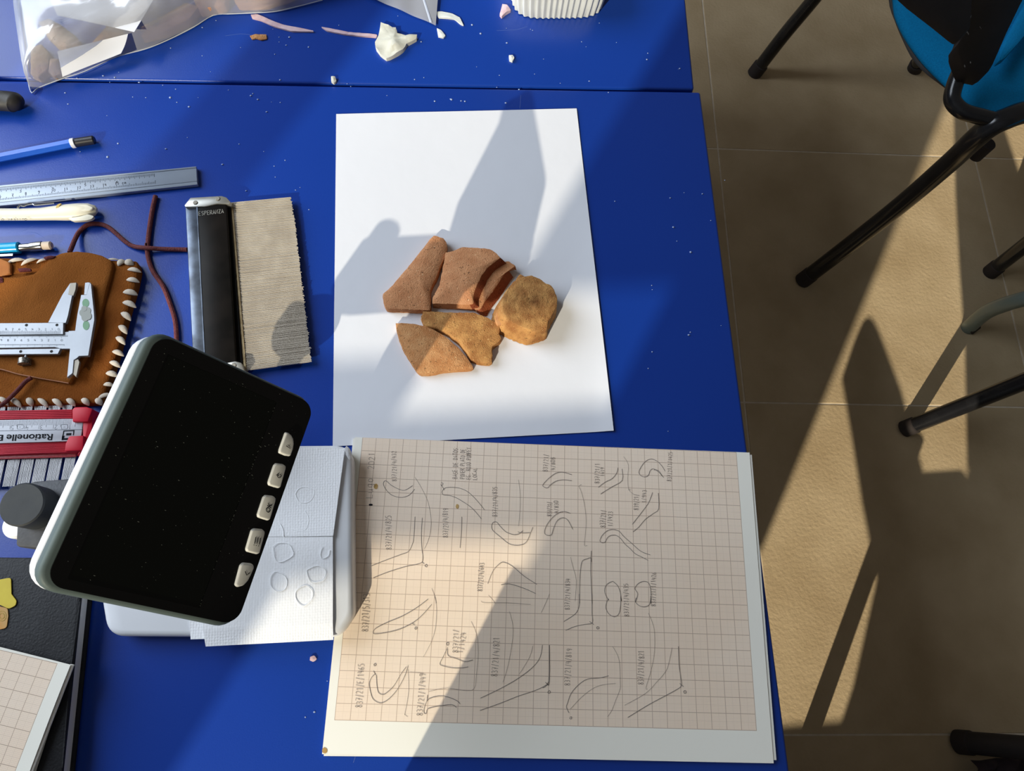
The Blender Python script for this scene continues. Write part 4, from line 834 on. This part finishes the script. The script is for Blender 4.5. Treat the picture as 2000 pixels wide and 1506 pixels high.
for px, h in ((K6((985,800),(1190,770),(1290,740),(1385,770),(1350,810),(1270,830),(1080,840)), 9.0), (K6((860,640),(1010,600),(1280,590),(1380,640),(1330,690),(1190,700),(900,700)), 9.3)):
    P = rounded_poly(ats(px, h), 3, 5); obj('grip_pad', *bev(*slab(P, 2.5), .9, 3), M['creampen'], wp)
obj('amber_insert', *slab(ats(K6((870,585),(900,582),(870,620),(860,660),(880,705),(840,695),(820,650),(835,605)), 9.3), 1), M['amber'], wp)
a, b = at(*K6((270,625))[0], 7), at(*K6((800,580))[0], 7.5); cpn = obj('clip', *tube(smoothpath([at(*x, 8) for x in K6((262,650),(290,615),(350,620),(400,600),(480,590),(520,605),(680,590),(800,578))], 4), .8, 8), M['chrome'], wp)
p, q, h_ = [at(*x, 8.9) for x in K6((395, 800), (-60, 808), (395, 832))]
obj('printed_word', *strokes(write('Quicker 0.5', p, q, h_ - p), .25, (0, -.3, 1)), M['ink'], wp, smooth=None)
bh = thing('tool_handle', 'black rounded tool handle poking in at the left edge below the bag', 'handle', tuple(at(10, 195, 0)))
pts = ats(crop(6.667, 0, 0, ((-420, 1320), (-100, 1310), (0, 1312), (120, 1320), (200, 1338), (255, 1375))), 7.5)
obj('grip', *tube(smoothpath(pts, 5), [8.6] * 20 + [8.2, 7.6, 6.8, 5.4, 3.6, 1.5], 28, .85), mat('black_rubber_grip', (.014, .013, .012), .55, c2=(.022, .02, .018), scale=60, bump=.2), bh)
rr = at(*crop(6.667, 0, 0, ((0, 1250),))[0], 13.5)
obj('hole_ring', *tube([rr + Vector((4.2 * math.cos(t), 4.2 * math.sin(t), 0)) for t in [2 * math.pi * k / 20 for k in range(21)]], .5, 8), mat('grey_ring', (.03, .03, .03), .5), bh)

# ---------------------------------------------------------------- notebook, card cut-outs, folded graph paper (lower left)
nb_ = thing('notebook', 'black leatherette notebook at the lower left corner of the desk', 'notebook', tuple(at(40, 1300, 0)))
NP = [at(u, v, 16) for u, v in ((-420, 1085), (80, 1090), (158, 1176), (155, 1190), (118, 1640), (-420, 1640))]
NPx = rounded_poly([at(-420, 1086, 16), at(166, 1090, 16), at(116, 1560, 16), at(-420, 1560, 16)], 3, 4)
obj('cover', *bev(*slab(NPx, 2.4), .9, 3), M['notebook'], nb_)
pgs = [p + Vector((-2.4 if p.x > -180 else 0, 0, -2.2)) for p in NPx]
obj('page_block', *slab(pgs, 11), M['cream'], nb_); obj('back_cover', *bev(*slab([p - Vector((0, 0, 13.4)) for p in NPx], 2.3), .8, 2), M['notebook'], nb_)
L8 = lambda *p: crop(2.331, 0, 860, p)
obj('cover_seam', *tube([at(*x, 16.1) for x in L8((365, 735), (318, 1080), (285, 1490))], .6, 6), M['notebook'], nb_)
cu = thing('card_cutout', 'yellow and orange butterfly shaped card cut-out on the black notebook', 'sticker', tuple(at(12, 1180, 16)))
obj('upper_wing', *bev(*slab(rounded_poly(ats(L8((-30,640),(20,630),(50,625),(52,700),(75,730),(72,752),(40,768),(0,750),(-30,745)), 16.9), 2.5, 4), .6), .15, 1), M['yellow'], cu)
obj('lower_wing', *bev(*slab(rounded_poly(ats(L8((-30,750),(35,765),(38,800),(30,855),(0,862),(-30,850)), 16.7), 2.5, 4), .6), .15, 1), M['orangecard'], cu)
for r__ in (4.2, 2.4): obj('ring_print', *strokes([[at(*x, 16.85) for x in L8(*[(8 + r__ * 4.6 * math.cos(t), 800 + r__ * 5.4 * math.sin(t)) for t in [2 * math.pi * k / 16 for k in range(17)]])]], .35), M['amber'], cu, smooth=None)
fg = thing('folded_graph_paper', 'folded sheet of graph paper lying over the black notebook', 'graph paper', tuple(at(50, 1400, 16)))
f0 = Vector(at(0, 1400, 20)); dU = (at(0, 1263, 20) - at(141, 1298, 20)).normalized() * -1
def fuv(p): d = p - at(-3, 1257, 20); s_ = Vector((dU.y, -dU.x, 0)); return (d.dot(dU) - 1, d.dot(s_) + 3)
def uv2(p):
    d = p - at(141, 1298, 20); e = (at(60, 1506, 20) - at(141, 1298, 20)).normalized(); o_ = Vector((-e.y, e.x, 0)); o_ = o_ if o_.dot(dU) < 0 else -o_
    return (d.dot(o_) - 8.5, d.dot(e) - 1.2)
sheet('upper_leaf', [at(-300, 1190, 20), at(141, 1298, 20), at(40, 1560, 20), at(-380, 1560, 20)], 30, 26, lambda s, t: .3 + 1.6 * (s ** 6) + .4 * math.sin(t * 5), M['grid2'], fg, th=.25, uvf=uv2)
sheet('lower_leaf', [at(-300, 1195, 17.5), at(137, 1306, 17.5), at(52, 1560, 17.5), at(-380, 1560, 17.5)], 14, 12, lambda s, t: .2 + .3 * math.sin(t * 4 + 1), M['cream'], fg, th=.25)
e_ = [at(141, 1298, 20.9), at(90, 1430, 21), at(40, 1560, 20.7)]
obj('fold_edge', *tube(smoothpath([p + Vector((-.3, 0, -.9)) for p in e_], 8), 1.35, 10, .75), M['cream'], fg)
# ---------------------------------------------------------------- bag of sherds at the top
B1 = lambda *p: crop(6.667, 0, 0, p)
bag = thing('plastic_bag', 'clear plastic bag bulging with sherds at the top left of the desks', 'bag', tuple(at(300, 20, 0)))
BO = [(35, -190), (36, -60), (38, 0), (37, 18), (42, 70), (50, 125), (60, 179), (76, 171), (121, 154), (166, 139), (227, 111), (283, 96), (328, 78), (378, 53), (416, 30), (454, 27), (500, 25), (540, 22), (580, 13), (630, 0), (690, -20), (735, -60), (740, -190)]
def filmcap(name, px, H, parent, n=150, rings=34, seed=0.0):
    top = resample([at(u, v, 1.2) for u, v in px], n); c = sum(top, Vector()) / n; V, F = [], []
    for r in range(rings):
        s = 1 - r / rings
        for p in top:
            q = c.lerp(p, s); z = H * (1 - s ** 12) ** .6
            q1 = Vector((q.x / 30, q.y / 30, seed)); wv = noise.noise(q1) + .7 * abs(noise.noise(q1 * 2.6)) + .35 * abs(noise.noise(q1 * 5.5)) - .35
            q.z = 1.2 + z + max(wv, -.15) * 9 * min(1, (1 - s) * 5) + (1.0 * abs(math.sin(q.x * .35 + q.y * .2)) if r == 0 else 0); V.append(q)
    V.append(Vector((c.x, c.y, 1.2 + H)))
    for j in range(rings - 1):
        for i in range(n): i2 = (i + 1) % n; F.append([j * n + i, j * n + i2, (j + 1) * n + i2, (j + 1) * n + i])
    for i in range(n): F.append([(rings - 1) * n + i, (rings - 1) * n + (i + 1) % n, len(V) - 1])
    return obj(name, V, F, M['film'], parent, smooth=75)
filmcap('film', BO, 33, bag)
sheet('zip_lip', [at(690, -90, 6), at(862, -90, 6), at(851, 50, 2), at(712, -10, 4)], 24, 14, lambda s, t: .8 * math.sin(s * 16) * .5 + .4, M['film'], bag, th=.2)
obj('zip_strip', *tube([at(790, -60, 5), at(822, -20, 4.5), at(842, 44, 3)], 1.1, 8, .5), mat('bag_zip', (.5, .55, .68), .35), bag)
obj('seam', *tube(smoothpath([at(u, v, 1.3) for u, v in BO[2:20]], 4), .45, 6), mat('film_seam', (.6, .64, .7), .3), bag)
# contents
BG = 'sherds inside the plastic bag'
INS = [('dark grey brown sherd seen in the bag near its left corner', B1((510,290),(640,240),(800,330),(1000,480),(1080,620),(1000,640),(760,590),(560,400)), 14, 'clayD'),
       ('upright brown sherd standing in the bag tip by the desk seam', B1((400,620),(540,570),(640,700),(620,900),(500,1010),(400,960)), 9, 'clayD'),
       ('small orange sherd in the bag between two paper labels', B1((1200,560),(1420,300),(1560,330),(1620,420),(1380,540),(1260,620)), 16, 'clayB'),
       ('large pinkish sherd in the bag right of the paper label', crop(3.964, 0, 0, ((1090,210),(1260,120),(1440,20),(1540,50),(1460,150),(1260,240),(1090,280))), 11, 'clayE'),
       ('reddish sherd at the top edge of the bag, right of the pinkish one', crop(3.964, 0, 0, ((1500,0),(1560,-70),(1760,-100),(1740,30),(1620,60),(1540,70))), 12, 'clayE'),
       ('orange sherd at the right end of the bag', [(450,-16),(500,-40),(590,-34),(570,-10),(520,6),(465,8)], 10, 'clayE'),
       ('greyish sherd in the bag beside its tip', B1((640,760),(760,770),(800,950),(700,1000),(620,930)), 7, 'clayD')]
M['clayD'] = clay('grey_brown_clay', (.34, .25, .20), (.42, .28, .2), (.55, .45, .38)); M['clayE'] = clay('pink_brown_clay', (.50, .27, .17), (.56, .33, .22), (.66, .5, .4))
for l, px, h, m in INS: sherd('pottery_sherd', l, px, lambda u, v, h=h: h * .8, 6, M[m], dome=2, n=40, rings=4, group=BG, spread=.5, base=1.2)
ls = sheet('paper_label', [at(70, -60, 27), at(330, -60, 29), at(262, 62, 24), at(112, 30, 25)], 12, 10, lambda s, t: 1.5 * math.sin(s * 4) * math.sin(t * 3), M['paper']); props(ls, 'large white paper label inside the plastic bag', 'label')
ls = sheet('paper_label', [at(112, 100, 17), at(250, 66, 20), at(236, 104, 12), at(122, 150, 7)], 12, 8, lambda s, t: 1.2 * math.sin(s * 5) * math.sin(t * 3), M['paper']); props(ls, 'narrow white paper label along the lower edge of the bag', 'label')

# ---------------------------------------------------------------- fluted cup and scraps at the top
cb_ = at(1092, 37, 0); ccx, ccy = cb_.x, cb_.y + 43
fc = thing('fluted_paper_cup', 'white fluted paper cup cut off by the top edge of the photo', 'cup', (ccx, ccy, 0))
SE = lambda a: (abs(math.cos(a)) ** 4.5 + abs(math.sin(a)) ** 4.5) ** (-1 / 4.5)
obj('wall', *lathe((ccx, ccy, 0), [(0.1, .5), (42, .5), (43, 1), (44.5, 14), (46, 34), (45.2, 34), (43.6, 14), (42, 2), (0.1, 2)], 480, lambda a, z: SE(a) * (1 + (.018 * math.cos(a * 56) if z > .7 else 0))), M['cup'], fc)
def crumple(name, label, px, h, m, cat='scrap', amp=2.5, n=34, th=1.0):
    top = resample(ats(px, h), n); c = sum(top, Vector()) / n; V, F = [], []
    for s in (1, .75, .5, .25):
        for p in top: q = c.lerp(p, s); q.z = h + amp * (abs(noise.noise(Vector((q.x / 7, q.y / 7, h)))) + (1 - s) * .5); V.append(q)
    V.append(Vector((c.x, c.y, h + amp * .8)))
    for j in range(3):
        for i in range(n): i2 = (i + 1) % n; F.append([j * n + i, j * n + i2, (j + 1) * n + i2, (j + 1) * n + i])
    for i in range(n): F.append([3 * n + i, 3 * n + (i + 1) % n, len(V) - 1])
    k = len(V); V += [Vector((p.x, p.y, .15)) for p in top]
    for i in range(n): F.append([i, k + i, k + (i + 1) % n, (i + 1) % n])
    F.append(list(range(k + n - 1, k - 1, -1)))
    return props(obj(name, V, F, m, smooth=30), label, cat)
T2 = lambda *p: crop(2.5, 450, 0, p)
crumple('putty_scrap', 'folded pale putty scrap on the far desk left of the fluted cup', T2((735,115),(812,140),(815,168),(850,172),(912,172),(908,190),(860,215),(850,238),(820,260),(765,288),(735,268),(708,232),(706,205),(722,180)), 3.5, M['scrap'], amp=3.5)
crumple('pink_scrap', 'small pink scrap touching the fluted cup', T2((1315,70),(1328,20),(1350,28),(1370,50),(1345,65),(1325,82)), 2.5, M['pink'], amp=2)
crumple('torn_sliver', 'thin white torn sliver beside the bag zip corner', T2((1005,58),(1030,55),(1080,65),(1120,85),(1138,122),(1125,118),(1095,92),(1060,88),(1015,85)), 1.5, M['cup'], amp=1)
crumple('torn_flake', 'frayed white flake just below the torn sliver', T2((1008,140),(1030,148),(1050,175),(1040,186),(1015,180)), 1, M['cup'], amp=1)
crumple('ochre_flake', 'ochre clay flake on the far desk under the bag', T2((95,175),(125,168),(175,168),(178,190),(150,196),(125,188),(105,192)), 1, M['clayB'], amp=1)
crumple('pink_strip', 'longer pale pink strip starting at the bag edge', T2((100,72),(130,68),(165,88),(240,115),(310,135),(408,150),(408,154),(300,153),(215,130),(150,100),(105,88)), 1.4, M['pink'], amp=.8, n=60)
crumple('pink_strip', 'pale pink strip ending at the putty scrap', T2((445,132),(470,135),(560,155),(650,163),(716,168),(714,182),(640,176),(560,168),(470,150)), 1.4, M['pink'], amp=.8, n=60)
crumple('crumb', 'beige crumb on the desk seam above the white sheet', [(647,150),(655,150),(657,158),(653,163),(647,160)], 2, M['scrap'], 'crumb', amp=1.5, n=12)
crumple('crumb', 'white crumb on the far desk below the fluted cup', [(994,108),(1001,107),(1005,113),(1001,119),(995,117)], 2.4, M['cup'], 'crumb', amp=1.5, n=12)
crumple('crumb', 'pinkish crumb on the blue desk left of the graph pad', [(606,1283),(614,1280),(619,1288),(612,1293),(605,1290)], 1, M['pink'], 'crumb', amp=.8, n=12)
sp = MB()
for k in range(135):
    if k < 75: u, v = random.uniform(120, 1330), random.uniform(30, 205)
    elif k < 115: u, v = random.uniform(150, 640), random.uniform(180, 520)
    elif k < 132: u, v = random.uniform(1190, 1440), random.uniform(300, 850)
    else: u, v = random.uniform(440, 640), random.uniform(1300, 1500)
    if 640 < u < 1140 and v > 205: continue
    h_ = .15; r_ = random.choice((.4, .5, .6, .8, 1.0)); c = at(u, v, 0); c.z = r_ * .3
    sp.add(*ellipsoid(c, (r_, 0, 0), (0, r_ * random.uniform(.5, 1.1), 0), (0, 0, r_ * .5), 6, 4))
spo = sp.build('grit_specks', M['speck'], None, smooth=60); props(spo, 'white grit specks scattered over the blue desks', 'grit', kind='stuff')

# ---------------------------------------------------------------- chairs
def fat(u, v): return at(u, v, FZ)
def oval(pts, r, flat=1.0, n=16, k=6): return tube(smoothpath(pts, k), r, n, flat)
def legfoot(t, leg, p, d):
    d = Vector(d).normalized(); obj('foot', *cyl(p - d * 4, p + d * 26, 16.5, 20, 2), M['rubber'], leg)
c1 = thing('visitor_chair', 'blue upholstered chair with black tube legs at the top right', 'chair', tuple(fat(1850, 150)))
SZ = -300
def cl(pts, h): return [at(u, v, h) for u, v in pts]
seat_px = [(1748, -60), (1753, 10), (1760, 34), (1775, 64), (1803, 104), (1828, 132), (1856, 159), (1898, 196), (1935, 222), (2000, 216), (2090, 200), (2150, 100), (2150, -60), (2090, -150), (1950, -190), (1820, -160)]
def cushion(name, px, h, th, m, parent, dome=12):
    top = resample(smoothpath([at(u, v, h) for u, v in px] + [at(*px[0], h)], 5)[:-1], 90); n = 90; c = sum(top, Vector()) / n; V, F = [], []
    for s, z in ((.97, -th), (1.0, -th * .75), (1.005, -th * .4), (.985, -th * .1), (.95, .25), (.85, .6), (.65, .85), (.35, 1)):
        for p in top: q = c.lerp(p, s); q.z = h + (z if z < 0 else dome * z); V.append(q)
    V.append(Vector((c.x, c.y, h + dome)))
    for j in range(7):
        for i in range(n): i2 = (i + 1) % n; F.append([j * n + i, j * n + i2, (j + 1) * n + i2, (j + 1) * n + i])
    for i in range(n): F.append([7 * n + i, 7 * n + (i + 1) % n, len(V) - 1])
    F.append(list(range(n - 1, -1, -1))); return obj(name, V, F, m, parent, smooth=60)
cushion('seat', seat_px, SZ, 16, M['fabric'], c1)
shell_px = [(1737, -60), (1740, 0), (1751, 34), (1764, 66), (1785, 108), (1811, 137), (1848, 165), (1895, 204), (1935, 230)] + seat_px[9:]
P = resample(smoothpath([at(u, v, SZ - 15) for u, v in shell_px] + [at(*shell_px[0], SZ - 15)], 5)[:-1], 90)
obj('seat_shell', *bev(*slab(P, 7), 2, 2), M['piping'], c1)
# front-left tube: foot, leg, bend, along the seat side
TZ = SZ + 5
def fz(u, v, h): return at(u, v, h)
lg1 = [fat(1568, 548), fz(1738, 417, -545), fz(1850, 322, -395), fz(1900, 275, SZ - 18), fz(1930, 250, SZ + 12), fz(1962, 233, SZ + 26), fz(2020, 216, SZ + 28), fz(2160, 205, SZ + 28)]
l1 = obj('leg', *oval(lg1, 15.5), M['tubeblack'], c1); legfoot(c1, l1, fat(1568, 548), lg1[1] - lg1[0])
lg2 = [fat(1474, 143), fz(1530, 70, -650), fz(1592, -5, -560), fz(1690, -130, -420), fz(1760, -220, SZ - 45)]
l2 = obj('leg', *oval(lg2, 14), M['tubeblack'], c1); legfoot(c1, l2, fat(1474, 143), lg2[1] - lg2[0])
lg3 = [fat(1786, 135), fz(1815, 80, -640), fz(1880, -30, -480), fz(1920, -100, SZ - 45)]
l3 = obj('leg', *oval(lg3, 13), M['tubeblack'], c1); legfoot(c1, l3, fat(1786, 135), lg3[1] - lg3[0])
C9 = lambda *p: crop(4.707, 1700, 0, p)
hS = lambda y: SZ + 78 + (660 - y) * .16
# back support: loops out of the leg joint, rises to the backrest
bsup = [fz(1962, 240, SZ + 22), fz(1920, 229, SZ + 24), fz(1880, 217, SZ + 28), fz(1860, 195, SZ + 34), fz(1865, 165, SZ + 44), fz(1876, 138, SZ + 54), fz(1892, 105, SZ + 64), fz(1912, 70, SZ + 82), fz(1945, 0, hS(0) - 36)]
obj('back_support', *oval(bsup, 11), M['tubeblack'], c1)
slv = [at(*C9((x, y))[0], hS(y)) for x, y in ((860, 630), (885, 660), (1030, 690), (1090, 655), (1130, 590), (1300, 200), (1405, 0), (1480, -150), (950, -150), (930, 0), (900, 170), (840, 350), (805, 400), (805, 470), (820, 520))]
obj('support_sleeve', *bev(*prism(slv, [p + Vector((5, 5, -26)) for p in slv]), 2, 2), M['shell'], c1)
bk = [at(*C9((x, y))[0], SZ + 150 + (400 - y) * .12) for x, y in ((385, 0), (500, 90), (640, 200), (760, 300), (830, 350), (930, 250), (960, -200), (120, -250))]
obj('backrest_shell', *bev(*prism(bk, [p - Vector((0, 0, 14)) for p in bk]), 3, 2), M['shell'], c1)
for L in (((925,145),(905,220),(885,300)), ((885,285),(905,315)), ((1005,238),(1022,260)), ((862,600),(872,615)), ((915,570),(925,578)), ((1075,290),(1095,293))):
    obj('paint_scuff', *strokes([[at(*C9((x, y))[0], hS(y) + 1.2) for x, y in L]], 2.6, (-.1, -.2, 1)), mat('white_paint_scuff', (.45, .45, .45), .8), c1, smooth=None)
bf = [at(*C9((x, y))[0], SZ + 26) for x, y in ((1410, 30), (1300, 220), (1180, 440), (1110, 640), (1180, 600), (1300, 470), (1420, 320), (1560, 100), (1560, -100))]
obj('backrest_cushion', *bev(*prism([p + Vector((0, 0, 14)) for p in bf], bf), 5, 2), M['fabric'], c1)
sc = fz(1922, 289, SZ - 60); obj('frame_plug', *cyl(sc + Vector((0, 0, -22)), sc + Vector((0, 0, 12)), 11, 18, 2), M['rubber'], c1)

def far_chair(name, label, feet, tops, r, m, seat_c, seat_r, seat_m, sz=-300, back=None):
    t = thing(name, label, 'chair', tuple(feet[0]))
    for p, q in zip(feet, tops):
        pts = [p, p.lerp(q, .33) , p.lerp(q, .7), q]
        l = obj('leg', *oval(pts, r), m, t)
        d = (q - p).normalized(); obj('foot', *cyl(p - d * 3, p + d * 24, r + 1.5, 20, 2), M['rubber'], l)
    n = 48; P = []
    for k in range(n):
        a = 2 * math.pi * k / n; ex = 2.6
        P.append(Vector((seat_c[0] + seat_r[0] * math.copysign(abs(math.cos(a)) ** (2 / ex), math.cos(a)), seat_c[1] + seat_r[1] * math.copysign(abs(math.sin(a)) ** (2 / ex), math.sin(a)), sz)))
    obj('seat', *bev(*slab(P, 40), 9, 2), seat_m, t)
    if back: obj('backrest', *bev(*box(back[0], *back[1:]), 12, 2), seat_m, t)
    return t
fa = fat(1767, 838)
c2 = far_chair('visitor_chair', 'black legged chair at the right edge below the blue one', [fa, fat(1934, 532), fa + Vector((480, 40, 0)), fat(1934, 532) + Vector((470, 60, 0))],
   [at(2010, 741, -590) + Vector((60, 14, 220)), at(2002, 468, -610) + Vector((60, 45, 240)), fa + Vector((420, 60, 420)), fat(1934, 532) + Vector((420, 20, 420))], 14.5, M['tubeblack'], (1340, 330), (215, 200), M['fabric'], -320)
ga = fat(1890, 640) 
c3_ = thing('bent_tube', 'grey green bent metal tube resting on the floor between the black chair legs', 'tube', tuple(ga))
gl_ = obj('tube', *oval([fat(1890, 641), at(1925, 611, -690), at(1965, 594, -640), at(2010, 581, -600), at(2060, 566, -580), at(2110, 552, -600), at(2140, 545, -660), at(2150, 543, -748)], 14), M['tubegreen'], c3_)
obj('foot', *cyl(fat(1888, 644), fat(1888, 644) + Vector((14, 10, 12)), 14.5, 18, 2), M['rubber'], c3_)
# photographer's chair: one black leg end shows at the lower right
pf = fat(1872, 1449)
SCR = [[(38,8),(42,22),(58,28),(66,36)], [(40,452),(55,447),(64,442)], [(58,453),(72,455),(82,462)], [(1017,186),(1016,205),(1015,212)], [(440,70),(470,66),(492,68)], [(970,60),(1010,58),(1030,52)], [(690,1490),(694,1478),(692,1470)], [(298,510),(312,520)], [(316,598),(322,590)]]
props(obj('scratch_marks', *strokes([[at(u, v, .06) for u, v in L] for L in SCR], .35), mat('pale_scratch', (.05, .10, .36), .7), bpy.data.objects['desk'], smooth=None), kind='stuff')
pt = at(2010, 1450, -690)
c4_ = far_chair('visitor_chair', 'chair at the lower right corner, only one thick black leg end in view', [pf, pf + Vector((430, -30, 0)), pf + Vector((10, -420, 0)), pf + Vector((430, -430, 0))],
   [pt + Vector((75, 10, 290)), pf + Vector((380, -60, 400)), pf + Vector((60, -370, 400)), pf + Vector((380, -370, 400))], 17.5, M['shell'], (1130, -600), (220, 200), M['shell'], -330)
gm = thing('plum_garment', 'dark plum cloth bunched in folds below the black leg end at the lower right corner', 'cloth', tuple(fat(1960, 1520)))
gz_ = lambda s, t: 6 + .55 * abs(60 * noise.noise(Vector((s * 2.5, t * 2.5, 4))) + 34 * abs(noise.noise(Vector((s * 6, t * 5, 2)))) + 22 * math.sin((s * 1.4 + t) * 7))
gc = [at(1893, 1484, -738), at(2090, 1466, -738), at(2150, 1640, -738), at(1835, 1590, -738)]
sheet('cloth', gc, 44, 40, gz_, M['plum'], gm, th=4)
# added unseen box: its upright edge cuts the sunlight on the pad
def st(s, t, z=0): return Vector((s * math.sin(AZ) + t * math.cos(AZ), -s * math.cos(AZ) + t * math.sin(AZ), z))
P = [st(158, -296), st(330, -296), st(330, -330), st(158, -330)]
bx = obj('shade_block', *bev(*prism([p + Vector((0, 0, 172)) for p in P], [p + Vector((0, 0, .2)) for p in P]), 1.5, 2), M['wood']); props(bx, 'grey upright box added on the front desk to cut the sun on the graph pad', 'box')

# added unseen chair: its arms and legs are shaped to shade the sunlit floor
ac = thing('shade_chair', 'dark chair added right of the front desk to shade the floor', 'chair', (700, -760, FZ))
for p in ((587, -440), (615, -700), (470, -960), (610, -960)): obj('leg', *cyl((p[0], p[1], FZ), (p[0], p[1], -345), 15, 16, 1), M['tubeblack'], ac)
obj('seat', *bev(*abox(450, 630, -1000, -560, -345, -300), 14, 3), M['shell'], ac)
AP = rounded_poly([Vector(p) for p in ((309, -560, -150), (382, -430, -150), (405, -620, -150), (410, -880, -150), (410, -1205, -150), (149, -1205, -150), (207, -1110, -150), (290, -940, -150), (297, -800, -150))], 25, 5)
obj('shade_arm', *bev(*slab(AP, 26), 6, 2), M['shell'], ac)
obj('arm_post', *tube(smoothpath([(380, -700, -170), (450, -760, -250), (580, -800, -330)], 6), 13, 12), M['tubeblack'], ac)
AP2 = [Vector(p) for p in ((655, -150, -150), (722, 110, -150), (800, 110, -150), (800, -751, -150), (512, -751, -150), (578, -500, -150), (612, -338, -150))]
obj('shade_arm', *bev(*slab(AP2, 26), 6, 2), M['shell'], ac)
obj('arm_post', *tube(smoothpath([(640, -640, -170), (640, -700, -250), (600, -780, -330)], 6), 13, 12), M['tubeblack'], ac)
